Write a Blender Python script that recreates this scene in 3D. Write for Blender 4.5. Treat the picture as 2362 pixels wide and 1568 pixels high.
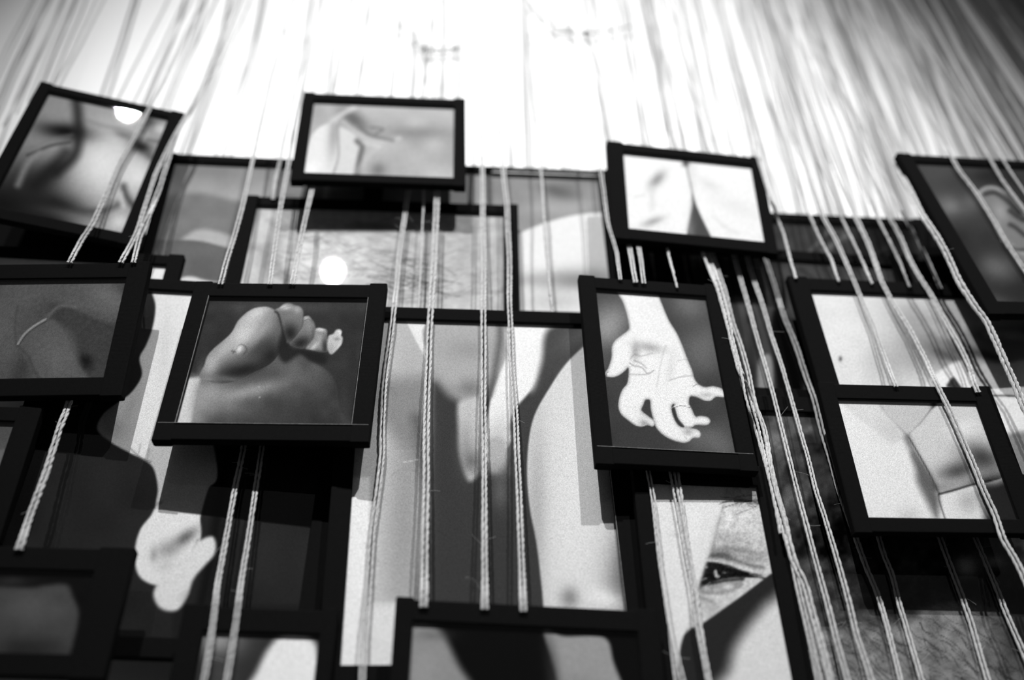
import bpy, math, random
import numpy as np

# ------------------------------------------------------------------ scene, camera, light
for o in list(bpy.data.objects): bpy.data.objects.remove(o, do_unlink=True)
SC = bpy.context.scene
COL = SC.collection
EYE = np.array([0.0, 0.0, 1.50])              # camera position, metres
PITCH, YAW, ROLL = math.radians(37.2), math.radians(6.05), math.radians(-1.57)
FPX = 2297.0                                   # focal length in pixels of a 2362 wide frame (35 mm lens)
_cp, _sp = math.cos(PITCH), math.sin(PITCH)
FWD = np.array([math.sin(YAW)*_cp, math.cos(YAW)*_cp, _sp])
_r = np.array([math.cos(YAW), -math.sin(YAW), 0.0]); _u = np.cross(_r, FWD)
RGT = math.cos(ROLL)*_r + math.sin(ROLL)*_u
UPV = -math.sin(ROLL)*_r + math.cos(ROLL)*_u
WALL_Y = 0.935

cam_data = bpy.data.cameras.new('camera'); cam = bpy.data.objects.new('camera', cam_data); COL.objects.link(cam)
from mathutils import Matrix, Vector
M3 = Matrix(((RGT[0], UPV[0], -FWD[0]), (RGT[1], UPV[1], -FWD[1]), (RGT[2], UPV[2], -FWD[2])))
cam.matrix_world = Matrix.Translation(Vector(EYE)) @ M3.to_4x4()
cam_data.sensor_width = 36.0; cam_data.lens = FPX/2362*36.0
cam_data.clip_start = 0.02
cam_data.dof.use_dof = True; cam_data.dof.focus_distance = 0.955; cam_data.dof.aperture_fstop = 1.5
SC.camera = cam

w = bpy.data.worlds.new('gallery_air'); SC.world = w; w.use_nodes = True
w.node_tree.nodes['Background'].inputs['Color'].default_value = (1, 1, 1, 1)
w.node_tree.nodes['Background'].inputs['Strength'].default_value = 0.085

def spot(name, loc, aim, watts, size_deg, blend, radius):
    d = bpy.data.lights.new(name, 'SPOT'); d.energy = watts; d.spot_size = math.radians(size_deg)
    d.spot_blend = blend; d.shadow_soft_size = radius; d.color = (1, 1, 1)
    o = bpy.data.objects.new(name, d); COL.objects.link(o); o.location = loc
    o.rotation_euler = (Vector(aim)-Vector(loc)).to_track_quat('-Z', 'Y').to_euler()
    return o
spot('ceiling_spot', (-0.705, -2.0, 1.5+3.64), (0.09, 0.9, 1.5+0.79), 1020, 27, 1.0, 0.017)
spot('ceiling_spot', (0.90, -2.0, 1.5+3.40), (0.22, 0.9, 1.5+0.80), 680, 26, 1.0, 0.020)

SC.view_settings.view_transform = 'Standard'; SC.view_settings.look = 'None'
SC.view_settings.gamma = 1.0; SC.view_settings.exposure = 0.0; SC.view_settings.use_curve_mapping = False

# ------------------------------------------------------------------ measuring helpers
def project(P):                                # world points -> photo pixels, for reading tracings
    V = np.asarray(P, float) - EYE; d = V@FWD
    return np.stack([1181 + FPX*(V@RGT)/d, 784 - FPX*(V@UPV)/d], -1)
def ray(px, py):
    return FWD + (px-1181)/FPX*RGT - (py-784)/FPX*UPV
def at(px, py, y):                             # the point seen at a pixel, on the vertical plane y metres off the lens
    d = ray(px, py); return EYE + d*(y/d[1])

# ------------------------------------------------------------------ materials (all neutral: a black and white place)
def lin(v):
    v = np.asarray(v, float)
    return np.where(v <= .04045, v/12.92, ((np.clip(v, 0, 1)+.055)/1.055)**2.4)
def material(name, v, rough=.6, spec=.3, bump=None, mottling=0.0, mscale=30.0):
    m = bpy.data.materials.new(name); m.use_nodes = True; nt = m.node_tree; b = nt.nodes['Principled BSDF']
    b.inputs['Base Color'].default_value = (v, v, v, 1); b.inputs['Roughness'].default_value = rough
    b.inputs['Specular IOR Level'].default_value = spec
    tc = nt.nodes.new('ShaderNodeTexCoord')
    if mottling:
        n = nt.nodes.new('ShaderNodeTexNoise'); n.inputs['Scale'].default_value = mscale; n.inputs['Detail'].default_value = 5
        r = nt.nodes.new('ShaderNodeMapRange'); r.inputs['To Min'].default_value = v*(1-mottling); r.inputs['To Max'].default_value = v*(1+mottling)
        nt.links.new(tc.outputs['Object'], n.inputs['Vector']); nt.links.new(n.outputs['Fac'], r.inputs['Value']); nt.links.new(r.outputs['Result'], b.inputs['Base Color'])
    if bump:
        kind, scale, strength, dist = bump
        bp = nt.nodes.new('ShaderNodeBump'); bp.inputs['Strength'].default_value = strength; bp.inputs['Distance'].default_value = dist
        if kind == 'weave':                    # linen book cloth: two crossed sets of threads
            ws = []
            for dirn in ('X', 'Z'):
                q = nt.nodes.new('ShaderNodeTexWave'); q.wave_type = 'BANDS'; q.bands_direction = dirn
                q.inputs['Scale'].default_value = scale; q.inputs['Distortion'].default_value = 1.2
                nt.links.new(tc.outputs['Object'], q.inputs['Vector']); ws.append(q)
            a = nt.nodes.new('ShaderNodeMath'); a.operation = 'ADD'
            nt.links.new(ws[0].outputs['Fac'], a.inputs[0]); nt.links.new(ws[1].outputs['Fac'], a.inputs[1]); src = a.outputs[0]
        else:
            q = nt.nodes.new('ShaderNodeTexNoise'); q.inputs['Scale'].default_value = scale; q.inputs['Detail'].default_value = 4
            nt.links.new(tc.outputs['Object'], q.inputs['Vector']); src = q.outputs['Fac']
        nt.links.new(src, bp.inputs['Height']); nt.links.new(bp.outputs['Normal'], b.inputs['Normal'])
    return m
M_WALL = material('white_painted_plaster', .86, .8, .2, ('noise', 60, .15, .002), .02, 6)
M_FLOOR = material('grey_gallery_floor', .25, .5, .4, None, .15, 3)
M_TAPE = material('black_linen_tape', .0050, .8, .02, ('weave', 420, .55, .0004), .25, 300)
M_BOARD = material('black_backing_board', .006, .8, .05, None, .1, 80)
M_CORD = material('undyed_cotton_cord', .43, .95, .03, ('noise', 1300, .8, .0008), .32, 650)
M_WORN = material('worn_pale_tape_edge', .16, .8, .1, None, .9, 420)
M_EDGE_GLINT = material('painted_glass_edge_glint', .6, .4, .4, None, .6, 90)  # bright colour painted in for the reflection on a glass edge
M_PIN = material('glossy_white_pin_head', .85, .25, .5, None, .02, 50)
M_STEEL = material('steel_pin_shaft', .35, .35, .6, None, .1, 50)
def glass_material():
    m = bpy.data.materials.new('clear_picture_glass'); m.use_nodes = True; nt = m.node_tree
    for n in list(nt.nodes): nt.nodes.remove(n)
    out = nt.nodes.new('ShaderNodeOutputMaterial'); mix = nt.nodes.new('ShaderNodeMixShader')
    tr = nt.nodes.new('ShaderNodeBsdfTransparent'); gl = nt.nodes.new('ShaderNodeBsdfGlossy'); gl.inputs['Roughness'].default_value = .012
    fr = nt.nodes.new('ShaderNodeFresnel'); fr.inputs['IOR'].default_value = 1.5
    # the pane reflects at its front face only
    geo = nt.nodes.new('ShaderNodeNewGeometry'); front = nt.nodes.new('ShaderNodeMath'); front.operation = 'SUBTRACT'; front.inputs[0].default_value = 1
    mul = nt.nodes.new('ShaderNodeMath'); mul.operation = 'MULTIPLY'
    nt.links.new(geo.outputs['Backfacing'], front.inputs[1]); nt.links.new(fr.outputs[0], mul.inputs[0]); nt.links.new(front.outputs[0], mul.inputs[1])
    nt.links.new(mul.outputs[0], mix.inputs[0]); nt.links.new(tr.outputs[0], mix.inputs[1]); nt.links.new(gl.outputs[0], mix.inputs[2])
    nt.links.new(mix.outputs[0], out.inputs['Surface']); return m
M_GLASS = glass_material()
def print_material():
    m = bpy.data.materials.new('photographic_print'); m.use_nodes = True; nt = m.node_tree; b = nt.nodes['Principled BSDF']
    a = nt.nodes.new('ShaderNodeAttribute'); a.attribute_name = 'print_tone'
    g = nt.nodes.new('ShaderNodeTexNoise'); g.inputs['Scale'].default_value = 1500; g.inputs['Detail'].default_value = 2
    r = nt.nodes.new('ShaderNodeMapRange'); r.inputs['From Min'].default_value = .25; r.inputs['From Max'].default_value = .75
    r.inputs['To Min'].default_value = .66; r.inputs['To Max'].default_value = 1.34
    mx = nt.nodes.new('ShaderNodeVectorMath'); mx.operation = 'SCALE'
    tc = nt.nodes.new('ShaderNodeTexCoord')
    nt.links.new(tc.outputs['Object'], g.inputs['Vector']); nt.links.new(g.outputs['Fac'], r.inputs['Value'])
    nt.links.new(a.outputs['Color'], mx.inputs[0]); nt.links.new(r.outputs['Result'], mx.inputs['Scale'])
    nt.links.new(mx.outputs[0], b.inputs['Base Color'])
    b.inputs['Roughness'].default_value = .55; b.inputs['Specular IOR Level'].default_value = 0
    return m
M_PRINT = print_material()

# ------------------------------------------------------------------ object helpers
def tag(o, label=None, cat=None, group=None, kind=None):
    if label: o['label'] = label
    if cat: o['category'] = cat
    if group: o['group'] = group
    if kind: o['kind'] = kind
    return o
def empty(name, M):
    o = bpy.data.objects.new(name, None); COL.objects.link(o); o.empty_display_size = .02; o.matrix_world = M; return o
def mesh_obj(name, V, Fc, mat, parent=None, smooth=False):
    me = bpy.data.meshes.new(name); V = np.asarray(V, np.float32); Fc = np.asarray(Fc, np.int32)
    me.vertices.add(len(V)); me.vertices.foreach_set('co', V.ravel())
    n = Fc.shape[1]; me.loops.add(Fc.size); me.loops.foreach_set('vertex_index', Fc.ravel())
    me.polygons.add(len(Fc)); me.polygons.foreach_set('loop_start', np.arange(len(Fc), dtype=np.int32)*n)
    me.polygons.foreach_set('loop_total', np.full(len(Fc), n, np.int32))
    me.polygons.foreach_set('use_smooth', np.full(len(Fc), smooth, bool))
    me.update(calc_edges=True); me.validate()
    me.materials.append(mat); o = bpy.data.objects.new(name, me); COL.objects.link(o)
    if parent: o.parent = parent
    return o
def box_arrays(x0, x1, y0, y1, z0, z1, bev):
    """a box with chamfered edges along its length, as rounded octagon section swept on the longer of x / z"""
    V = []; Fc = []
    long_x = (x1-x0) >= (z1-z0)
    a0, a1, b0, b1 = (z0, z1, y0, y1) if long_x else (x0, x1, y0, y1)
    s = []
    for cx, cy, st in ((a1-bev, b0+bev, -90), (a1-bev, b1-bev, 0), (a0+bev, b1-bev, 90), (a0+bev, b0+bev, 180)):
        for k in range(4):
            t = math.radians(st+30*k); s.append((cx+bev*math.cos(t), cy+bev*math.sin(t)))
    ns = len(s); e0, e1 = (x0, x1) if long_x else (z0, z1); c = ((a0+a1)/2, (b0+b1)/2)
    rings = ((e0, 1), (e0+bev*.5, 0), (e1-bev*.5, 0), (e1, 1))
    for e, inset in rings:
        for (a, b) in s:
            if inset: a += math.copysign(bev*.5, c[0]-a); b += math.copysign(bev*.5, c[1]-b)
            V.append((e, b, a) if long_x else (a, b, e))
    for r in range(3):
        for k in range(ns):
            j = (k+1) % ns; Fc.append((r*ns+k, r*ns+j, (r+1)*ns+j, (r+1)*ns+k))
    for r in (0, 3):                            # end caps as quads strips
        for k in range(ns//2-1):
            Fc.append((r*ns+k, r*ns+k+1, r*ns+ns-2-k, r*ns+ns-1-k))

    return V, Fc
# ------------------------------------------------------------------ the framed photographs: x, y, z above lens, width, height, tilt, turn, roll
POSE={
 'A':(-0.3964,0.8150,0.8570,0.1670,0.2146,0.0289,0.1437,0.0848),
 'B':(-0.0639,0.8120,0.9174,0.1995,0.1555,-0.0075,-0.0126,-0.0074),
 'C':(-0.1984,0.8660,0.8146,0.2549,0.2326,-0.0020,-0.0054,-0.0015),
 'D':(0.0729,0.8670,0.8149,0.2935,0.2446,0.0025,-0.0114,-0.0063),
 'E':(-0.0619,0.8460,0.7433,0.3218,0.2136,-0.0380,-0.0343,0.0152),
 'G':(0.0566,0.8060,0.4592,0.2766,0.3919,-0.0056,0.0068,-0.0158),
 'H':(-0.1437,0.7850,0.5685,0.1940,0.1914,-0.0392,-0.0764,0.0271),
 'I':(0.2310,0.7780,0.5673,0.1516,0.2290,-0.0297,0.0430,0.0011),
 'J':(0.2980,0.8000,0.8320,0.1894,0.1574,0.0068,0.0346,0.0395),
 'K':(0.6788,0.7720,0.7727,0.2267,0.2623,-0.0757,0.0635,-0.0792),
 'N':(0.5541,0.8080,0.5886,0.3105,0.2666,-0.0212,0.0223,-0.0205),
 'Q':(0.4765,0.7820,0.4770,0.1776,0.1610,0.0072,-0.0110,-0.0028),
 'T':(-0.3768,0.7930,0.5997,0.1917,0.1527,0.0847,-0.0814,-0.0010),
 'U':(-0.2305,0.8280,0.4937,0.3032,0.4030,0.0003,-0.0053,0.0283),
 'S':(0.0877,0.7660,0.2492,0.2133,0.1346,-0.0155,0.0383,0.0226),
 'L':(0.5090,0.8660,0.7986,0.2604,0.1589,0.0046,-0.0044,0.0022),
 'M':(0.3877,0.8420,0.6833,0.3583,0.2194,-0.0015,0.0183,0.0052),
 'O':(0.4694,0.8280,0.4110,0.2843,0.3193,0.0047,-0.0012,0.0084),
 'R':(0.2579,0.7920,0.3545,0.1316,0.2237,-0.0075,0.0180,0.0072),
 'V':(-0.1284,0.7940,0.2713,0.1225,0.1006,-0.0055,-0.0012,0.0197),
 'W':(-0.3213,0.7800,0.3131,0.1734,0.1057,-0.0106,-0.0027,0.0154),
 'Z':(-0.4515,0.8680,0.7861,0.2388,0.1143,0.0402,0.0337,-0.0152),
 'X':(-0.3838,0.8430,0.6605,0.2228,0.1706,-0.0060,0.0004,0.0183),
 'Y':(-0.4156,0.8060,0.4504,0.1229,0.1337,-0.0032,-0.0005,0.0085),
}
def tidy(o):
    import bmesh
    bm = bmesh.new(); bm.from_mesh(o.data); bmesh.ops.recalc_face_normals(bm, faces=bm.faces); bm.to_mesh(o.data); bm.free(); o.data.update()
    return o
def pose_matrix(p):
    x, y, z, W, H, a, b, c = p
    Rx = Matrix.Rotation(a, 4, 'X'); Rz = Matrix.Rotation(b, 4, 'Z'); Ry = Matrix.Rotation(c, 4, 'Y')
    return Matrix.Translation(Vector((x, y, z+EYE[2]))) @ Rz @ Rx @ Ry
def pose_np(p):
    return np.array(pose_matrix(p))

# ---- a small darkroom: tones are laid on a fine grid of the print. Outlines are traced in the photo's pixels.
def spline(pts, closed=True, n=8):
    p = np.array(pts, float); m = len(p); out = []
    for i in range(m if closed else m-1):
        if closed: a, b, c, d = p[(i-1) % m], p[i], p[(i+1) % m], p[(i+2) % m]
        else: a, b, c, d = p[max(i-1, 0)], p[i], p[i+1], p[min(i+2, m-1)]
        for t in np.arange(n)/n:
            out.append(.5*((2*b)+(-a+c)*t+(2*a-5*b+4*c-d)*t*t+(-a+3*b-3*c+d)*t**3))
    if not closed: out.append(p[-1])
    return np.array(out)
def seg_dist(X, Y, pts, closed):
    D = np.full(X.shape, 1e9); n = len(pts); ins = np.zeros(X.shape, bool)
    for i in range(n if closed else n-1):
        x0, y0 = pts[i]; x1, y1 = pts[(i+1) % n]; dx, dy = x1-x0, y1-y0; L = dx*dx+dy*dy+1e-9
        t = np.clip(((X-x0)*dx+(Y-y0)*dy)/L, 0, 1); D = np.minimum(D, (X-x0-t*dx)**2+(Y-y0-t*dy)**2)
        if closed and abs(dy) > 1e-9:
            ins ^= ((y0 > Y) != (y1 > Y)) & (X < x0+(Y-y0)*dx/dy)
    D = np.sqrt(D); return np.where(ins, -D, D) if closed else D
def sstep(t): t = np.clip(t, 0, 1); return t*t*(3-2*t)
def vnoise(X, Y, s, seed):
    r = np.random.RandomState(seed).rand(256, 256); u, v = X/s, Y/s; i, j = np.floor(u).astype(int), np.floor(v).astype(int)
    f, g = sstep(u-i), sstep(v-j); q = lambda a, b: r[a % 256, b % 256]
    return (q(i, j)*(1-f)+q(i+1, j)*f)*(1-g)+(q(i, j+1)*(1-f)+q(i+1, j+1)*f)*g - .5
def develop(X, Y, ops):
    T = np.full(X.shape, .5); last = None
    for o in ops:
        k = o[0]
        if k == 'fill': T[:] = o[1]; continue
        if k == 'lin':                          # x0,y0,v0,x1,y1,v1
            _, x0, y0, v0, x1, y1, v1 = o; t = ((X-x0)*(x1-x0)+(Y-y0)*(y1-y0))/((x1-x0)**2+(y1-y0)**2); T = v0+(v1-v0)*sstep(t); continue
        if k == 'poly':                         # pts, tone, softness, alpha
            _, pts, v, s = o[:4]; al = o[4] if len(o) > 4 else 1
            last = seg_dist(X, Y, spline(pts), True); a = sstep(.5-last/(2*s))*al; T = T*(1-a)+v*a; continue
        if k == 'cut':                          # same with straight sides
            _, pts, v, s = o[:4]; al = o[4] if len(o) > 4 else 1
            last = seg_dist(X, Y, pts, True); a = sstep(.5-last/(2*s))*al; T = T*(1-a)+v*a; continue
        if k == 'rim':                          # turn of the form towards its outline: width, tone, alpha (inside last poly)
            _, wd, v, al = o; a = np.where(last < 0, np.exp(-(last/wd)**2), 0)*al*sstep(.5-last/4); T = T*(1-a)+v*a; continue
        if k == 'line':                         # pts, tone, width, softness, alpha
            _, pts, v, wd, s, al = o; d = seg_dist(X, Y, spline(pts, False), False); a = sstep(.5-(d-wd/2)/(2*s))*al; T = T*(1-a)+v*a; continue
        if k in ('blob', 'in'):                 # x,y,rx,ry,angle,tone,alpha ('in' = only inside the last outline)
            _, x, y, rx, ry, an, v, al = o; c, s = math.cos(math.radians(an)), math.sin(math.radians(an))
            u = ((X-x)*c+(Y-y)*s)/rx; w_ = (-(X-x)*s+(Y-y)*c)/ry; a = np.exp(-(u*u+w_*w_))*al
            if k == 'in': a = a*sstep(.5-last/4)
            T = T*(1-a)+v*a; continue
        if k == 'noise': _, s, am, sd = o; T = T+vnoise(X, Y, s, sd)*am; continue
        if k == 'hair':                         # x0,y0,x1,y1 box, dx,dy direction, count, tone, alpha, seed
            _, x0, y0, x1, y1, dx, dy, n, v, al, sd = o; R = random.Random(sd)
            for _i in range(n):
                x, y = R.uniform(x0, x1), R.uniform(y0, y1); L = R.uniform(.6, 1.3); bx = R.uniform(-.25, .25)
                p = [(x, y), (x+dx*L*.5+bx*dy, y+dy*L*.5-bx*dx), (x+dx*L, y+dy*L)]
                m = (X > min(q[0] for q in p)-6) & (X < max(q[0] for q in p)+6) & (Y > min(q[1] for q in p)-6) & (Y < max(q[1] for q in p)+6)
                if not m.any(): continue
                d = seg_dist(X[m], Y[m], spline(p, False, 4), False); a = sstep(.5-(d-.8)/3)*al*R.uniform(.4, 1); T[m] = T[m]*(1-a)+v*a
    return np.clip(T, .02, 1)

def build_frame(key, band, label, picture, group='black taped picture frames on cords', step=3.0, shift=None):
    """band: tape widths (left, top, right, bottom); picture: darkroom ops"""
    p = POSE[key]; W, H = p[3], p[4]; Mx = pose_matrix(p)
    root = empty('picture_frame', Mx); tag(root, label, 'picture frame', group)
    l, t, r, b = band; T = .0098
    # backing board, set in from the tape
    V, Fc = box_arrays(-W/2+.002, W/2-.002, .0058, .0092, -H/2+.002, H/2-.002, .0004)
    tidy(mesh_obj('backing_board', V, Fc, M_BOARD, root))
    # glass
    V, Fc = box_arrays(-W/2+.0015, W/2-.0015, .0012, .0030, -H/2+.0015, H/2-.0015, .0003)
    tidy(mesh_obj('glass_pane', V, Fc, M_GLASS, root))
    # four strips of tape wrapped round the edges; the side strips lap over the ends of the other two
    R = random.Random(key)
    for (x0, x1, z0, z1, lift) in ((-W/2, W/2, H/2-t, H/2, 0), (-W/2, W/2, -H/2, -H/2+b, 0),
                                   (-W/2-.0006, -W/2+l, -H/2-.0012, H/2+.0016, .0005), (W/2-r, W/2+.0006, -H/2-.0010, H/2+.0016, .0005)):
        long_x = lift == 0
        V, Fc = box_arrays(x0, x1, -lift, T+lift, z0, z1, .0014)
        V = np.array(V)
        # where glass and print slot in, the strip is only a skin in front and behind: tape edge is 0.9 mm high
        o = tidy(mesh_obj('tape_strip', V, Fc, M_TAPE, root))
    # print, tones on a fine grid
    x0, x1, z0, z1 = -W/2+l-.003, W/2-r+.003, -H/2+b-.003, H/2-t+.003
    PM = np.array(Mx)
    def pix(u, v):
        L = np.stack([u, np.full_like(u, .0), v, np.ones_like(u)], -1) @ PM.T
        return project(L[..., :3])
    cs = pix(np.array([x0, x1, x1, x0]), np.array([z1, z1, z0, z0]))
    wpx = max(np.linalg.norm(cs[1]-cs[0]), np.linalg.norm(cs[2]-cs[3])); hpx = max(np.linalg.norm(cs[3]-cs[0]), np.linalg.norm(cs[2]-cs[1]))
    nx, nz = int(max(20, min(260, wpx/step))), int(max(20, min(320, hpx/step)))
    u, v = np.meshgrid(np.linspace(x0, x1, nx+1), np.linspace(z0, z1, nz+1))
    px = pix(u, v); tone = develop(px[..., 0], px[..., 1], picture)
    n = (nx+1)*(nz+1)
    V = np.concatenate([np.stack([u, np.full_like(u, .0042), v], -1).reshape(-1, 3), np.stack([u, np.full_like(u, .0052), v], -1).reshape(-1, 3)[[0, nx, n-1, n-1-nx]]])
    I = np.arange(n).reshape(nz+1, nx+1)
    Fc = np.stack([I[:-1, :-1], I[:-1, 1:], I[1:, 1:], I[1:, :-1]], -1).reshape(-1, 4)
    Fc = np.concatenate([Fc, [[n, n+3, n+2, n+1]]])
    o = mesh_obj('photograph', V, Fc, M_PRINT, root)
    ca = o.data.color_attributes.new('print_tone', 'FLOAT_COLOR', 'POINT')
    A = np.ones((len(V), 4), np.float32); g = lin(tone).reshape(-1)*PRINT_WHITE; A[:n, :3] = g[:, None]; A[n:, :3] = .55
    ca.data.foreach_set('color', A.ravel())
    for side in WORN_OR_GLINT.get(key, ''):              # pale rubbed line along a tape strip; on D a painted glass-edge reflection
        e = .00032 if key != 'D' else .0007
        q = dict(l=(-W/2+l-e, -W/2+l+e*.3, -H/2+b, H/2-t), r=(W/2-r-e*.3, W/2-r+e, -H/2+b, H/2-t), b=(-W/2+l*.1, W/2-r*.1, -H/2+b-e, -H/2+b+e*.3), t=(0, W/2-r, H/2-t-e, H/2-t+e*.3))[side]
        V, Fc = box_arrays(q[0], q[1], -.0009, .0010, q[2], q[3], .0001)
        tag(tidy(mesh_obj('worn_or_glint_edge', V, Fc, M_EDGE_GLINT if key == 'D' else M_WORN, root)), 'pale rubbed or painted-glint inner edge')
    return root
WORN_OR_GLINT = {'H': 'lrb', 'I': 'b', 'G': 'r', 'D': 't'}
PRINT_WHITE = .62
# ------------------------------------------------------------------ the setting
V, Fc = box_arrays(-5, 5, WALL_Y, WALL_Y+.2, 0, 6.0, .004)
tag(tidy(mesh_obj('wall_back', V, Fc, M_WALL)), 'white painted gallery wall', kind='structure')
V, Fc = box_arrays(-5, 5, -6, WALL_Y, -.1, 0, .004)
tag(tidy(mesh_obj('floor', V, Fc, M_FLOOR)), 'plain grey gallery floor', kind='structure')
# ------------------------------------------------------------------ the pictures
def Z(ox, oy, s, pts): return [(ox+x/s, oy+y/s) for x, y in pts]
PIC = {}
PIC['A'] = [('fill', .60), ('blob', 235, 380, 95, 110, 20, .95, 1), ('blob', 25, 465, 150, 75, 10, .05, 1), ('blob', 110, 400, 50, 26, -40, .16, .8), ('blob', 60, 420, 60, 60, 0, .15, .8),
  ('blob', 148, 296, 62, 20, 8, .06, 1), ('line', [(175, 225), (180, 290), (172, 350), (130, 390)], .12, 22, 14, .85), ('blob', 125, 248, 28, 26, 0, .62, .9),
  ('line', [(70, 335), (120, 315), (165, 305)], .5, 5, 6, .6), ('line', [(62, 352), (115, 330), (160, 322)], .12, 5, 5, .7), ('line', [(40, 420), (62, 372), (90, 345)], .62, 12, 10, .8), ('line', [(80, 420), (120, 380), (150, 345)], .10, 26, 16, .7),
  ('line', [(190, 268), (235, 283), (285, 292), (300, 300)], .45, 5, 8, .5), ('blob', 325, 333, 24, 15, 20, .06, .95), ('blob', 285, 305, 24, 9, 20, .4, .7), ('blob', 345, 355, 20, 10, 40, .3, .7),
  ('blob', 350, 278, 16, 16, 0, .25, .7), ('blob', 372, 292, 20, 12, 10, .85, .9), ('line', [(340, 316), (372, 322)], .35, 6, 6, .7), ('blob', 318, 400, 32, 34, 0, .93, .9),
  ('line', [(120, 458), (165, 478), (215, 482), (255, 474), (270, 466)], .14, 8, 15, .75), ('line', [(284, 424), (292, 448), (312, 476)], .14, 11, 12, .85), ('blob', 130, 470, 60, 26, 10, .10, .8), ('blob', 190, 492, 60, 12, 8, .25, .6), ('blob', 200, 508, 90, 18, 12, .75, .8), ('blob', 90, 500, 90, 22, 5, .10, .95), ('blob', 275, 506, 26, 20, 0, .9, .9), ('line', [(278, 440), (284, 470)], .9, 8, 6, .6)]
B = lambda *p: Z(600, 0, 3.136, p)
PIC['B'] = [('fill', .70), ('noise', 40, .10, 3), ('blob', 960, 300, 90, 16, 0, .50, .7), ('blob', 1010, 260, 60, 12, 0, .72, .6),
  ('blob', 815, 268, 42, 18, 35, .38, .9), ('line', B((520, 860), (600, 800), (680, 760)), .86, 10, 6, .8), ('line', B((600, 860), (720, 950), (860, 1000), (1010, 980)), .82, 8, 6, .7), ('line', B((720, 900), (800, 960), (960, 995)), .42, 8, 5, .7),
  ('blob', 735, 255, 20, 22, 0, .66, .8), ('poly', B((380, 950), (470, 880), (560, 880), (560, 1120), (520, 1300), (300, 1300), (330, 1100)), .90, 3), ('in', 770, 300, 14, 60, 5, .60, .8), ('in', 716, 390, 20, 24, 0, .98, .9),
  ('poly', B((575, 900), (650, 930), (700, 970), (740, 1000), (730, 1080), (700, 1180), (690, 1300), (510, 1300), (550, 1150), (565, 1000)), .84, 3), ('line', B((700, 1000), (735, 1040), (720, 1120), (690, 1280)), .40, 13, 5, .85), ('line', B((560, 885), (566, 1100), (530, 1230)), .45, 3, 3, .7),
  ('line', B((750, 1010), (860, 1040)), .86, 6, 5, .7), ('line', B((800, 900), (890, 915), (830, 950)), .35, 3, 3, .8), ('blob', 872, 385, 18, 16, -30, .45, .8), ('line', B((700, 1220), (790, 1100), (860, 1050)), .8, 10, 8, .5)]
PIC['C'] = [('lin', 0, 380, .55, 0, 455, .66), ('poly', [(380, 445), (470, 440), (560, 458), (700, 440), (900, 450), (900, 720), (260, 720), (300, 560), (350, 470)], .50, 10),
  ('poly', [(410, 560), (450, 525), (500, 528), (560, 545), (700, 560), (700, 590), (480, 560)], .74, 8), ('poly', [(260, 560), (400, 548), (460, 550), (510, 562), (600, 585), (900, 600), (900, 720), (260, 720)], .42, 2),
  ('poly', [(260, 660), (400, 638), (440, 632), (500, 645), (700, 660), (900, 670), (900, 760), (260, 760)], .90, 4), ('noise', 30, .05, 5)]
PIC['D'] = [('fill', .58), ('noise', 60, .10, 8), ('blob', 1285, 435, 50, 18, 15, .38, .9), ('blob', 1150, 430, 40, 40, 0, .5, .7), ('blob', 1350, 410, 60, 14, 0, .5, .6), ('blob', 1250, 475, 70, 18, -5, .7, .6), ('blob', 1340, 470, 50, 14, -10, .68, .6),
  ('poly', [(1000, 720), (1050, 620), (1150, 560), (1200, 532), (1260, 508), (1330, 490), (1400, 484), (1500, 482), (1500, 800), (1000, 800)], .93, 3), ('blob', 1330, 640, 90, 26, 0, .52, .85), ('blob', 1235, 590, 70, 26, 0, .95, .6), ('blob', 1280, 690, 80, 22, 0, .72, .6), ('blob', 1230, 640, 60, 16, 0, .66, .6)]
PIC['E'] = [('fill', .78), ('blob', 740, 590, 170, 50, 5, .90, .9), ('blob', 1000, 540, 160, 70, 0, .68, .6), ('blob', 620, 590, 26, 60, 10, .50, .6), ('blob', 850, 515, 60, 10, 0, .4, .7), ('blob', 1090, 600, 90, 60, 0, .72, .8),
  ('noise', 14, .10, 4), ('hair', 600, 500, 900, 640, 80, 14, 110, .42, .45, 1), ('hair', 820, 500, 1120, 680, 70, -8, 90, .50, .4, 2), ('hair', 840, 590, 960, 660, 90, 22, 40, .2, .6, 3),
  ('line', [(910, 690), (1000, 688), (1060, 672), (1170, 664)], .55, 5, 6, .6), ('line', [(560, 560), (620, 580), (660, 640)], .55, 14, 14, .5)]
G3 = lambda *p: Z(800, 420, 2.489, p)
G4 = lambda *p: Z(700, 1000, 2.76, p)
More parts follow.
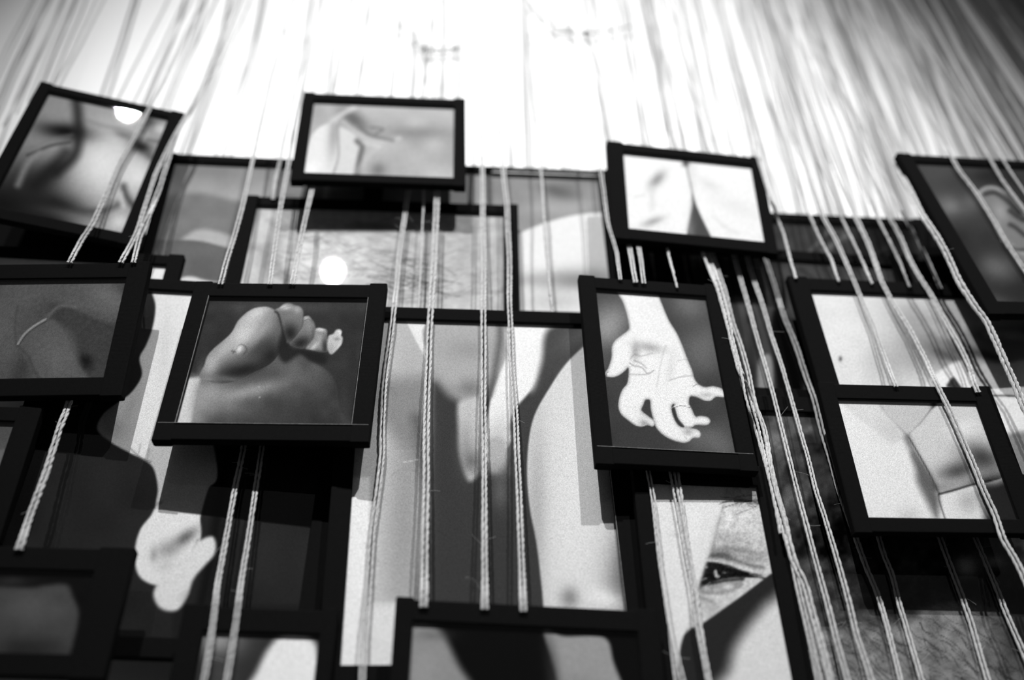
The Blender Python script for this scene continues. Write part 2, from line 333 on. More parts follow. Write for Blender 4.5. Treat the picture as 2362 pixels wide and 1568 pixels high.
PIC['G'] = [('fill', .76), ('cut', [(918, 700), (1010, 700), (1010, 850), (987, 832)], .97, 2), ('blob', 850, 1250, 60, 500, 0, .84, .8),
  ('poly', G3((465, 800), (900, 800), (960, 900), (900, 1060), (820, 1160), (700, 1250), (600, 1190), (500, 1100), (470, 1000)), .70, 4), ('blob', 1085, 800, 60, 26, 0, .60, .7), ('blob', 1085, 890, 30, 22, 0, .45, .7),
  ('poly', G3((200, 1130), (340, 1110), (480, 1100), (560, 1150), (650, 1230), (680, 1400), (700, 1600)) + [(1100, 1400), (1000, 1480), (990, 1300), (975, 1100), (880, 960)], .50, 26, .75),
  ('poly', [(1000, 880), (1040, 910), (1100, 930), (1160, 860), (1230, 900), (1300, 930), (1300, 1700), (985, 1700), (965, 1400), (985, 1200), (995, 1000)], .24, 16),
  ('blob', 935, 1150, 42, 300, 3, .55, .55), ('line', [(960, 960), (985, 1100), (985, 1300), (965, 1450)], .30, 14, 26, .75),
  ('poly', G3((640, 1260), (700, 1230), (760, 1230), (780, 1330), (770, 1500), (760, 1650), (700, 1700), (650, 1560), (640, 1400)), .80, 9), ('blob', 1075, 1030, 22, 60, 0, .45, .45), ('blob', 1090, 1060, 22, 26, 0, .24, .5),
  ('poly', G3((940, 800), (1290, 800), (1200, 960), (1130, 1060), (1060, 1180), (970, 1290), (940, 1380), (940, 1480), (870, 1568), (800, 1568), (800, 1400), (830, 1220), (870, 1100), (920, 980)), .97, 5), ('blob', 1150, 1010, 34, 60, 10, .68, .55),
  ('line', G3((880, 780), (880, 900), (850, 1080), (820, 1200)), .36, 14, 12, .85), ('poly', [(1125, 1010), (1165, 1010), (1170, 1060), (1150, 1085), (1128, 1075)], .72, 10), ('blob', 1155, 1130, 20, 40, 0, .40, .8), ('blob', 1155, 1080, 28, 18, 0, .55, .5),
  ('poly', [(1270, 750), (1380, 740), (1345, 800), (1300, 850), (1250, 920), (1215, 1000), (1200, 1060), (1190, 1000), (1190, 945), (1230, 900), (1250, 830)], .26, 12, .95), ('blob', 1340, 765, 50, 26, -40, .45, .75),
  ('poly', [(1420, 700), (1362, 778), (1310, 830), (1268, 890), (1235, 950), (1221, 1010), (1217, 1090), (1224, 1170), (1238, 1240), (1248, 1320), (1256, 1420), (1262, 1700), (1600, 1700), (1600, 700)], .87, 3),
  ('in', 1240, 1180, 24, 220, 0, .55, .45), ('in', 1330, 1180, 60, 330, 4, .95, .6), ('in', 1455, 1300, 46, 130, 8, .34, .9), ('in', 1395, 1375, 45, 22, 20, .97, .9), ('in', 1315, 1375, 22, 26, 0, .45, .7), ('in', 1290, 1440, 30, 40, 0, .8, .6), ('in', 1410, 1130, 20, 40, 0, .6, .5),
  ('cut', [(690, 1095), (853, 1095), (851, 1300), (842, 1560), (690, 1560)], .985, 6), ('cut', [(850, 1385), (985, 1380), (980, 1600), (845, 1600)], .93, 4), ('blob', 900, 1385, 50, 12, 0, .8, .5), ('line', [(905, 1090), (925, 1078), (965, 1080)], .55, 2, 4, .5),
  ('line', [(1075, 1326), (1094, 1332), (1108, 1352)], .55, 1.5, 2, .6), ('line', [(918, 1035), (955, 1036)], .9, 1, 1.5, .7), ('line', [(930, 1061), (966, 1054)], .97, 1, 1.5, .8)]
H_ = lambda *p: Z(300, 580, 3.135, p)
PIC['H'] = [('fill', .205), ('blob', 640, 702, 200, 14, 0, .29, .8), ('noise', 50, .02, 4),
  ('poly', H_((400, 890), (500, 885), (620, 930), (800, 900), (1000, 800), (1090, 680), (1200, 690), (1290, 760), (1430, 850), (1480, 960), (1500, 1120), (1560, 1320), (700, 1420), (250, 1320)), .30, 7),
  ('in', 660, 840, 60, 26, 30, .42, .8), ('in', 600, 900, 110, 40, 0, .40, .5), ('in', 720, 980, 110, 60, 20, .20, .95), ('in', 560, 985, 90, 30, 10, .27, .8), ('in', 450, 950, 26, 44, 12, .58, .85), ('in', 600, 940, 80, 26, 14, .30, .6), ('in', 775, 900, 26, 60, 10, .23, .85), ('in', 730, 850, 30, 16, 40, .38, .6), ('in', 480, 905, 50, 40, -10, .70, .9), ('in', 570, 897, 90, 17, -14, .66, .85), ('in', 520, 930, 60, 20, 10, .52, .6), ('noise', 22, .05, 6),
  ('cut', H_((360, 898), (505, 888), (470, 1000), (420, 1300), (240, 1300)), .86, 6), ('blob', 449, 900, 10, 60, 12, .66, .6),
  ('poly', H_((495, 890), (530, 800), (550, 740), (600, 680), (720, 575), (780, 475), (870, 400), (960, 380), (1010, 388), (1050, 415), (1085, 480), (1105, 560), (1100, 650), (1050, 750), (980, 810), (880, 860), (780, 910), (660, 935), (580, 915)), .50, 3),
  ('in', 560, 765, 52, 32, -42, .88, .85), ('in', 590, 715, 40, 18, -35, .86, .85), ('in', 484, 850, 20, 38, 10, .84, .9), ('in', 515, 800, 34, 14, -45, .78, .6), ('in', 560, 848, 78, 22, -10, .13, .97), ('in', 625, 812, 42, 36, -35, .13, .95), ('in', 590, 800, 50, 18, -30, .24, .7), ('in', 645, 755, 14, 60, 0, .34, .6), ('in', 520, 868, 50, 7, 10, .42, .7), ('in', 545, 876, 50, 4, 2, .20, .6), ('in', 598, 760, 10, 50, 35, .66, .5), ('in', 610, 735, 5, 40, 38, .60, .4),
  ('poly', [(655, 750), (668, 790), (700, 800), (745, 810), (748, 832), (715, 826), (690, 812), (655, 830), (638, 800)], .13, 8, .9),
  ('poly', H_((1250, 470), (1255, 452), (1285, 446), (1305, 465), (1330, 505), (1335, 570), (1300, 650), (1240, 680), (1150, 650), (1180, 590), (1235, 530)), .50, 3), ('in', 704, 727, 10, 6, 0, .74, .9), ('in', 712, 745, 8, 12, 0, .58, .7), ('in', 692, 785, 26, 16, -20, .15, .95), ('in', 722, 770, 5, 20, 0, .3, .7), ('line', H_((1255, 480), (1290, 470), (1310, 490)), .35, 2, 2, .6),
  ('poly', H_((1040, 405), (1075, 385), (1110, 358), (1150, 352), (1185, 368), (1225, 380), (1248, 420), (1238, 520), (1190, 600), (1135, 640), (1105, 560), (1070, 440)), .46, 3), ('in', 655, 702, 18, 7, 0, .84, .9), ('in', 684, 708, 10, 9, 0, .70, .8), ('in', 672, 725, 20, 12, 0, .52, .6), ('in', 668, 762, 20, 22, 0, .14, .95), ('line', H_((1075, 410), (1110, 385), (1160, 375), (1190, 372)), .50, 1.5, 2, .6), ('line', H_((1045, 415), (1070, 440), (1100, 560), (1120, 620)), .13, 3, 4, .9),
  ('poly', H_((1335, 548), (1350, 533), (1385, 535), (1418, 550), (1420, 600), (1428, 690), (1380, 705), (1300, 690), (1268, 678), (1320, 610)), .56, 3), ('in', 738, 753, 12, 5, 5, .88, .9), ('in', 748, 795, 7, 24, 0, .20, .9), ('in', 724, 792, 16, 5, -48, .80, .9), ('in', 735, 772, 8, 8, 0, .66, .6), ('in', 735, 805, 20, 5, 0, .24, .7),
  ('poly', H_((1430, 595), (1465, 575), (1485, 548), (1510, 543), (1526, 560), (1522, 585), (1533, 610), (1518, 660), (1455, 722), (1425, 680)), .78, 3), ('in', 776, 775, 7, 4, 0, .5, .7), ('in', 784, 760, 6, 8, 0, .94, .8), ('in', 762, 800, 8, 14, 0, .62, .6), ('in', 785, 790, 5, 12, 20, .9, .6),
  ('line', H_((738, 715), (760, 690), (785, 655), (820, 660), (838, 690), (815, 725)), .30, 2.2, 2.5, .8), ('blob', 550, 798, 7, 9, 20, .92, .95), ('blob', 543, 803, 5, 3, -30, .8, .8), ('line', H_((730, 700), (755, 705)), .25, 3, 3, .7), ('blob', 595, 886, 1.5, 1.5, 0, .8, .9), ('blob', 597, 910, 2, 1.5, 0, .8, .9)]
I_ = lambda *p: Z(1300, 580, 2.851, p)
PIC['I'] = [('fill', .26), ('blob', 1405, 745, 50, 60, 30, .60, .95), ('blob', 1590, 690, 50, 40, 30, .48, .85), ('blob', 1620, 800, 60, 50, -20, .46, .8), ('blob', 1440, 1000, 110, 60, 0, .20, .7), ('blob', 1650, 1010, 60, 40, 20, .46, .85), ('blob', 1560, 830, 24, 36, 0, .22, .6), ('noise', 40, .05, 11),
  ('poly', I_((360, 200), (400, 320), (425, 400), (438, 470), (432, 500), (380, 540), (345, 570), (325, 610), (322, 680), (300, 750), (282, 780), (290, 802), (330, 808), (370, 795), (410, 765), (430, 745), (436, 780), (425, 850), (395, 890), (375, 940), (368, 1000), (385, 1050), (430, 1090), (480, 1125), (520, 1133), (560, 1122), (590, 1132), (606, 1118), (600, 1095), (560, 1065), (518, 1028), (530, 990), (545, 958), (575, 960), (582, 1020), (600, 1090), (618, 1140), (660, 1185), (720, 1220), (790, 1238), (830, 1232), (860, 1208), (900, 1205), (908, 1180), (885, 1155), (820, 1142), (775, 1135), (745, 1100), (722, 1040), (716, 1000), (735, 985), (742, 1030), (765, 1090), (800, 1135), (850, 1138), (880, 1122), (950, 1122), (972, 1100), (955, 1075), (910, 1065), (875, 1068), (850, 1020), (832, 985), (838, 938), (880, 938), (930, 960), (975, 962), (1010, 938), (1060, 940), (1070, 920), (1045, 885), (990, 870), (940, 875), (895, 855), (868, 820), (850, 760), (820, 690), (790, 610), (750, 520), (700, 440), (660, 350), (630, 270), (610, 180)), .955, 2.0),
  ('rim', 4, .70, .75), ('in', 1500, 795, 34, 11, 10, .62, .7), ('in', 1468, 805, 10, 22, 0, .6, .7), ('in', 1520, 700, 24, 60, -20, .92, .5), ('in', 1490, 960, 16, 22, 0, .8, .5), ('in', 1550, 840, 10, 40, 10, .82, .5), ('in', 1632, 905, 18, 6, 0, .70, .7), ('in', 1590, 990, 12, 8, 0, .66, .8), ('in', 1488, 970, 10, 6, 20, .6, .8),
  ('line', I_((445, 690), (470, 660), (520, 670), (590, 650)), .5, 1.4, 2.6, .6), ('line', I_((440, 715), (470, 735), (520, 745), (560, 785), (600, 765)), .30, 1.4, 2.6, .6), ('line', I_((430, 790), (500, 792), (560, 790)), .45, 1.4, 2.6, .6), ('line', I_((470, 700), (520, 720), (550, 750)), .35, 1.4, 2.6, .6), ('line', I_((700, 830), (790, 805), (860, 800)), .5, 1.4, 2.6, .6), ('line', I_((620, 870), (650, 700), (680, 600)), .75, 2, 4, .6), ('line', I_((760, 700), (830, 690)), .6, 1.2, 1.5, .6),
  ('line', I_((860, 870), (890, 855), (930, 875)), .35, 1.3, 1.6, .8), ('line', I_((845, 930), (870, 938), (920, 955)), .45, 1.5, 2, .6), ('line', I_((722, 1018), (745, 1004), (790, 996), (838, 1008)), .35, 1.2, 1, .9), ('line', I_((720, 1012), (745, 999), (790, 991), (838, 1002)), .99, 2.2, .8, 1), ('poly', I_((718, 1015), (738, 1012), (760, 1080), (800, 1128), (790, 1140), (755, 1115), (730, 1070)), .22, 2, .9), ('line', I_((285, 800), (290, 780), (300, 775)), .3, 1.4, 1.4, .8), ('line', I_((800, 1200), (820, 1215)), .5, 1.3, 1.5, .7), ('line', I_((370, 1000), (480, 1010)), .85, 2, 3, .5)]
J_ = lambda *p: Z(1200, 250, 3.136, p)
PIC['J'] = [('fill', .955), ('blob', 1518, 408, 24, 12, -45, .5, .75), ('blob', 1508, 505, 26, 9, -20, .6, .75), ('line', J_((960, 560), (960, 700)), .8, 8, 9, .6), ('line', J_((840, 620), (900, 610)), .8, 3, 5, .6), ('blob', 1640, 420, 30, 12, 30, .85, .7), ('blob', 1600, 390, 12, 60, 0, .88, .7), ('blob', 1700, 470, 60, 16, 20, .88, .6), ('line', J_((1400, 760), (1520, 860), (1580, 880)), .85, 6, 8, .6),
  ('line', J_((1170, 330), (1205, 380), (1225, 470), (1250, 580), (1255, 640)), .35, 2.5, 3, .85), ('blob', 1584, 372, 8, 6, 0, .2, .9), ('poly', J_((1252, 600), (1285, 690), (1330, 790), (1400, 930), (1440, 1000), (1200, 1000), (1215, 880), (1235, 760), (1250, 680)), .30, 2.2), ('in', 1595, 530, 10, 30, 5, .5, .7), ('line', J_((1215, 860), (1235, 760), (1250, 640)), .7, 5, 7, .7)]
K_ = lambda *p: Z(1750, 250, 3.136, p)
PIC['K'] = [('lin', 2100, 400, .30, 2250, 700, .18), ('blob', 2200, 470, 34, 22, 15, .48, .95), ('blob', 2240, 460, 24, 20, 0, .4, .8), ('blob', 2305, 610, 42, 30, 20, .42, .95), ('blob', 2300, 690, 50, 18, 15, .32, .8), ('blob', 2290, 400, 60, 24, 0, .12, .8), ('blob', 2200, 560, 40, 50, 30, .12, .7), ('noise', 30, .04, 3),
  ('poly', K_((1590, 600), (1620, 565), (1690, 545), (1760, 560), (1830, 610), (1930, 720), (2100, 900), (2150, 1200), (2000, 1150), (1900, 1080), (1790, 960), (1730, 860), (1700, 740), (1640, 680)), .52, 4), ('line', K_((1600, 600), (1650, 555), (1720, 552), (1800, 590)), .75, 5, 4, .8), ('line', K_((1650, 600), (1720, 590), (1800, 640), (1860, 700), (1900, 740)), .15, 8, 6, .9), ('blob', 2312, 482, 14, 24, -25, .66, .9), ('line', K_((1830, 720), (1880, 760), (1930, 790)), .12, 8, 7, .85), ('line', K_((1830, 820), (1870, 840), (1940, 900)), .15, 8, 6, .8), ('line', K_((1740, 800), (1780, 900), (1860, 990), (1950, 1040)), .72, 6, 6, .8), ('line', K_((1800, 960), (1880, 1000), (1950, 1000)), .2, 5, 5, .8)]
PIC['L'] = [('fill', .22), ('blob', 1850, 560, 60, 30, 0, .26, .8), ('line', [(1870, 575), (1895, 548), (1915, 525)], .5, 5, 5, .6), ('line', [(1905, 572), (1930, 555), (1955, 540)], .5, 14, 6, .7), ('line', [(1910, 530), (1950, 532)], .45, 6, 5, .6), ('line', [(1928, 570), (1940, 552), (1965, 545)], .2, 5, 4, .6), ('line', [(2015, 584), (2035, 572), (2060, 560)], .5, 2, 2, .8), ('blob', 2060, 530, 60, 60, 0, .05, .95), ('blob', 1990, 555, 20, 26, 0, .1, .7), ('noise', 20, .05, 3)]
PIC['M'] = [('fill', .25), ('blob', 1550, 620, 130, 70, 0, .02, 1), ('blob', 1650, 760, 40, 160, 0, .08, .9), ('noise', 26, .09, 9), ('blob', 1724, 700, 26, 40, -10, .34, .8), ('blob', 1735, 730, 10, 14, 0, .08, .8), ('poly', [(1752, 830), (1768, 812), (1782, 822), (1786, 880), (1775, 912), (1756, 915), (1750, 870)], .55, 6), ('blob', 1735, 860, 12, 60, 0, .10, .8), ('poly', [(1795, 700), (1830, 760), (1860, 800), (1850, 905), (1800, 915), (1790, 820), (1780, 760)], .05, 8), ('blob', 1860, 660, 30, 50, 0, .32, .7), ('blob', 1990, 640, 120, 18, 5, .30, .8), ('line', [(1850, 615), (1880, 640), (1895, 665)], .12, 6, 8, .6), ('blob', 1850, 740, 14, 22, 0, .38, .7)]  # first black blob paints the shade below the pale legs frame into the print
N_ = lambda *p: Z(1750, 550, 2.24, p)
PIC['N'] = [('fill', .92), ('blob', 2120, 735, 80, 50, 20, .66, .85), ('blob', 2060, 830, 60, 50, 0, .72, .85), ('blob', 2150, 805, 66, 50, 20, .50, .85), ('blob', 2010, 700, 40, 30, 0, .86, .6), ('line', N_((560, 400), (640, 560), (740, 740)), .72, 10, 16, .5), ('blob', 1942, 822, 4, 6, 0, .3, .9),
  ('poly', N_((900, 480), (1010, 510), (1100, 470), (1250, 450), (1500, 470), (1500, 620), (1300, 620), (1180, 600), (1060, 600), (960, 580)), .50, 18, .8), ('blob', 2190, 815, 40, 12, 25, .30, .8), ('blob', 2285, 815, 60, 12, 15, .28, .85), ('blob', 2210, 770, 50, 14, 20, .85, .8), ('blob', 2340, 770, 30, 10, 5, .9, .8), ('line', N_((1190, 480), (1340, 480), (1420, 510)), .9, 16, 10, .8),
  ('poly', N_((880, 760), (910, 700), (980, 650), (1050, 620), (1130, 640), (1250, 640), (1500, 650), (1500, 1100), (1000, 1100), (900, 900)), .97, 6), ('poly', N_((1015, 705), (1045, 740), (1060, 770), (985, 755), (990, 730)), .22, 4), ('line', N_((1180, 800), (1290, 800), (1400, 808)), .15, 3, 3, .9), ('poly', N_((1270, 1010), (1500, 1020), (1500, 1300), (1330, 1200)), .55, 10), ('noise', 30, .03, 2)]
PIC['O'] = [('fill', .25), ('blob', 1790, 990, 44, 40, 0, .46, .9), ('blob', 1830, 1160, 24, 60, 15, .30, .7), ('blob', 1900, 1240, 80, 60, 0, .10, .8), ('blob', 1950, 1200, 90, 80, 0, .06, .8), ('blob', 2080, 1340, 130, 34, 0, .14, .8), ('noise', 60, .10, 5),
  ('poly', [(1830, 1460), (1900, 1450), (2000, 1440), (2080, 1440), (2130, 1400), (2200, 1385), (2300, 1400), (2420, 1430), (2500, 1750), (1850, 1750)], .54, 18, .95), ('blob', 2170, 1400, 44, 10, -10, .58, .8), ('noise', 24, .20, 7), ('noise', 9, .10, 12),
  ('hair', 1850, 1430, 2330, 1580, 46, 40, 170, .13, .7, 5), ('hair', 1850, 1430, 2330, 1580, 60, -6, 110, .62, .45, 6), ('hair', 1840, 1330, 2300, 1430, 50, 26, 60, .14, .5, 8),
  ('blob', 2235, 1300, 26, 26, 20, .85, .95), ('blob', 2300, 1290, 26, 16, 0, .7, .9), ('blob', 2360, 1440, 60, 120, 0, .08, .8), ('blob', 2250, 1350, 60, 20, 0, .14, .8), ('line', [(1870, 1370), (1876, 1400)], .55, 8, 6, .4)]
PIC['Q'] = [('fill', .955), ('cut', N_((380, 780), (620, 780), (640, 860), (785, 1010), (700, 1050), (500, 900)), .90, 3), ('line', N_((640, 850), (780, 1010)), .42, 3, 6, .8), ('blob', 2060, 985, 30, 30, 45, .82, .6),
  ('poly', N_((640, 830), (900, 840), (915, 860), (860, 930), (790, 1000)), .82, 3), ('line', N_((915, 850), (850, 940), (785, 1005)), .42, 3, 5, .8), ('blob', 2158, 925, 8, 10, 0, .08, .95),
  ('poly', N_((785, 1010), (850, 940), (920, 860), (1000, 830), (1180, 820), (1300, 1180), (1120, 1260), (940, 1305), (880, 1190), (830, 1090)), .86, 2.5), ('in', 2230, 985, 40, 26, -20, .97, .8), ('in', 2215, 1080, 50, 22, -14, .30, .9), ('in', 2270, 1050, 50, 30, 20, .24, .9), ('in', 2170, 1120, 40, 12, -10, .55, .7), ('in', 2290, 1110, 60, 24, -14, .12, .9),
  ('line', N_((775, 1020), (810, 1090), (870, 1190), (915, 1270)), .32, 10, 13, .85), ('line', N_((785, 1015), (880, 1180), (942, 1305)), .15, 2.2, 2, .9), ('poly', N_((800, 1100), (860, 1170), (935, 1300), (940, 1400), (925, 1430), (880, 1350), (830, 1250), (820, 1180)), .30, 13, .8), ('line', N_((940, 1310), (1030, 1285), (1110, 1262), (1210, 1240)), .08, 4, 3, .95), ('line', N_((940, 1310), (945, 1350), (978, 1450)), .25, 3, 2.5, .8), ('blob', 2100, 1185, 26, 20, 0, .8, .6),
  ('poly', N_((1150, 1265), (1240, 1245), (1420, 1200), (1420, 1500), (1200, 1500), (1180, 1400)), .10, 18, .95), ('blob', 2240, 1150, 30, 30, 0, .6, .5)]
Ry = lambda *p: Z(1400, 1050, 3.027, p)
PIC['R'] = [('fill', .86), ('poly', Ry((820, 200), (1250, 200), (1300, 900), (1000, 1000), (640, 1130), (640, 920), (700, 720), (760, 520), (800, 400)), .84, 3), ('in', 1690, 1185, 50, 26, 0, .94, .6), ('in', 1690, 1240, 60, 14, 10, .70, .7), ('in', 1668, 1275, 34, 12, 10, .36, .9), ('in', 1740, 1280, 30, 12, 10, .55, .7), ('noise', 8, .12, 5), ('blob', 1700, 1262, 60, 7, 8, .5, .7), ('line', Ry((825, 330), (790, 420), (740, 640)), .58, 4, 6, .7), ('blob', 1660, 1190, 6, 14, 0, .5, .6),
  ('poly', Ry((690, 740), (780, 735), (880, 770), (1000, 800), (1100, 830), (1010, 840), (900, 840), (780, 860), (700, 890), (650, 930), (660, 830)), .07, 3), ('line', Ry((710, 705), (780, 705), (880, 735), (1000, 775), (1100, 800)), .80, 2, 3, .6), ('line', Ry((700, 735), (850, 755), (960, 800), (1110, 845)), .06, 4, 3, .9), ('poly', Ry((755, 800), (770, 785), (785, 820), (800, 835), (770, 838)), .7, 1.5), ('line', Ry((820, 800), (835, 805)), .6, 3, 2, .8), ('line', Ry((665, 855), (700, 845)), .7, 3, 2, .8), ('blob', 1632, 1303, 2.5, 2.5, 0, .9, .9), ('line', Ry((690, 760), (660, 860)), .12, 5, 4, .8),
  ('line', Ry((1010, 810), (1090, 832), (1130, 800)), .8, 3, 3, .7), ('line', Ry((640, 890), (740, 880), (850, 860), (960, 850)), .10, 7, 4, .95), ('line', Ry((700, 690), (800, 690), (900, 715), (1000, 750), (1100, 770)), .35, 7, 7, .8), ('poly', Ry((650, 900), (760, 890), (900, 865), (960, 880), (900, 930), (800, 960), (660, 950)), .55, 5, .8), ('noise', 3.5, .16, 8), ('blob', 1682, 1348, 14, 8, 0, .95, .8), ('blob', 1655, 1355, 10, 5, 0, .85, .7), ('blob', 1632, 1352, 6, 5, 0, .8, .7), ('line', Ry((640, 980), (700, 990), (760, 1020)), .4, 5, 7, .6), ('blob', 1700, 1380, 40, 12, -25, .86, .5), ('blob', 1640, 1400, 24, 20, 0, .72, .6),
  ('cut', Ry((1150, 815), (960, 960), (690, 1150), (640, 1185), (600, 1190), (540, 1240), (520, 1310), (480, 1800), (1500, 1800), (1500, 700)), .16, 3), ('poly', Ry((1400, 900), (1160, 1000), (1060, 1100), (980, 1200), (900, 1330), (860, 1480), (780, 1700), (1500, 1800)), .90, 26),
  ('cut', Ry((300, 200), (830, 200), (800, 400), (740, 620), (690, 770), (650, 900), (620, 1000), (600, 1100), (560, 1200), (530, 1280), (500, 1400), (400, 1400)), .93, 4), ('line', Ry((790, 420), (700, 740), (640, 930), (600, 1120)), .70, 6, 8, .5), ('blob', 1600, 1200, 20, 60, 15, .97, .6),
  ('hair', 1660, 1140, 1730, 1160, 46, -4, 9, .12, .8, 3), ('line', Ry((820, 350), (920, 320), (1010, 305), (1050, 310)), .2, 1.2, 1.5, .8), ('line', Ry((900, 400), (980, 370), (1050, 340)), .3, 1, 1.5, .7), ('line', Ry((960, 290), (1010, 320), (1055, 350)), .2, 1, 1.5, .7)]
PIC['S'] = [('fill', .045), ('poly', [(940, 1420), (1000, 1435), (1030, 1470), (1060, 1530), (1110, 1620), (1200, 1900), (900, 1900), (930, 1560)], .60, 14), ('blob', 975, 1540, 34, 60, 10, .66, .6), ('poly', [(1255, 1440), (1300, 1462), (1396, 1466), (1420, 1530), (1470, 1660), (1540, 1900), (1320, 1900), (1290, 1600), (1275, 1520)], .64, 5), ('blob', 1278, 1560, 16, 100, -8, .2, .7), ('blob', 1340, 1590, 40, 30, 0, .5, .6), ('blob', 1000, 1460, 40, 14, 0, .4, .5)]
PIC['T'] = [('fill', .36), ('noise', 50, .10, 6), ('blob', 250, 680, 70, 20, 25, .46, .8), ('blob', 60, 680, 70, 30, -20, .40, .7), ('blob', 290, 660, 30, 16, 30, .28, .8), ('blob', 20, 790, 26, 100, 10, .40, .6), ('blob', 45, 850, 26, 60, 20, .24, .8), ('poly', [(110, 700), (140, 695), (180, 705), (240, 730), (300, 750), (300, 830), (240, 900), (200, 880), (180, 820), (160, 760), (120, 735)], .27, 12), ('line', [(108, 722), (135, 700), (170, 702)], .52, 5, 6, .7), ('line', [(170, 702), (220, 725), (275, 740)], .42, 8, 8, .5),
  ('poly', [(36, 788), (60, 757), (95, 733), (130, 740), (158, 785), (175, 830), (215, 880), (260, 920), (120, 920), (90, 900), (70, 850), (50, 815)], .38, 6), ('in', 130, 820, 60, 40, 50, .46, .6), ('blob', 195, 828, 14, 18, -20, .08, .9), ('line', [(34, 790), (30, 750), (36, 700)], .25, 3, 5, .6), ('line', [(36, 792), (60, 815), (75, 850), (100, 885)], .22, 5, 6, .6),
  ('line', [(37, 788), (52, 765), (75, 746), (102, 730)], .68, 4.5, 1.6, .85), ('line', [(40, 790), (56, 768), (78, 750), (104, 735)], .2, 1.5, 1.5, .8), ('noise', 4, .05, 9)]
PIC['U'] = [('fill', .15), ('blob', 60, 1150, 60, 100, 0, .11, .8), ('blob', 640, 1250, 70, 100, 0, .17, .8), ('noise', 60, .03, 2), ('line', [(520, 1040), (490, 1250), (450, 1450)], .05, 24, 12, .8), ('cut', [(395, 1390), (700, 1390), (690, 1700), (395, 1700)], .10, 8, .6),
  ('poly', [(235, 950), (265, 925), (300, 900), (325, 860), (320, 820), (335, 790), (350, 750), (357, 700), (352, 640), (460, 640), (470, 760), (470, 900), (500, 1080), (480, 1120), (470, 1150), (462, 1180), (455, 1210), (440, 1250), (400, 1250), (360, 1200), (357, 1160), (362, 1120), (352, 1075), (330, 1055), (300, 1040), (255, 1015), (222, 985)], .93, 3),
  ('in', 262, 985, 30, 30, 0, .74, .8), ('in', 378, 800, 14, 90, 5, .84, .5), ('in', 300, 930, 10, 40, 20, .82, .5), ('line', [(300, 1030), (320, 1048), (345, 1060)], .35, 3, 3, .7), ('line', [(318, 1040), (322, 1018)], .5, 2, 3, .6), ('line', [(338, 1052), (342, 1030)], .5, 2, 3, .6), ('blob', 368, 1158, 7, 6, 0, .35, .7),
  ('poly', [(362, 1160), (345, 1185), (322, 1215), (310, 1255), (310, 1300), (325, 1330), (360, 1345), (385, 1335), (410, 1300), (450, 1270), (462, 1225), (455, 1180), (440, 1150), (400, 1150)], .95, 4), ('in', 425, 1235, 34, 14, -35, .40, .9), ('in', 385, 1262, 30, 20, -20, .62, .8), ('in', 352, 1275, 8, 16, 0, .62, .7), ('in', 380, 1300, 22, 20, 0, .80, .6), ('line', [(405, 1310), (440, 1272), (455, 1240)], .4, 4, 6, .6),
  ('poly', [(485, 1232), (496, 1248), (492, 1275), (470, 1300), (445, 1330), (430, 1370), (410, 1400), (385, 1404), (362, 1392), (352, 1362), (370, 1330), (400, 1305), (430, 1275), (455, 1245)], .92, 6), ('in', 430, 1370, 12, 20, 30, .7, .6)]
PIC['V'] = [('fill', .20), ('blob', 500, 1470, 60, 40, 0, .68, .9), ('blob', 510, 1560, 36, 40, 0, .32, .8), ('poly', [(650, 1458), (690, 1455), (720, 1470), (735, 1520), (745, 1700), (480, 1800), (560, 1600), (590, 1545), (615, 1495)], 1.0, 12)]
PIC['W'] = [('fill', .06), ('poly', [(-160, 1350), (-60, 1345), (60, 1350), (100, 1345), (150, 1343), (165, 1370), (178, 1410), (170, 1460), (145, 1520), (60, 1560), (-160, 1560)], .30, 9), ('in', 70, 1400, 70, 40, 0, .38, .7), ('in', 60, 1500, 90, 40, 0, .14, .8), ('noise', 26, .03, 3), ('blob', 20, 1335, 50, 12, 0, .26, .6)]
PIC['X'] = [('fill', .96), ('blob', 100, 720, 120, 60, 0, .8, .5)]
PIC['Z'] = [('fill', .08)]
PIC['Y'] = [('fill', .40), ('cut', [(-300, 940), (60, 940), (50, 1030), (-300, 1030)], .33, 3), ('blob', 0, 1080, 40, 50, 0, .5, .6)]

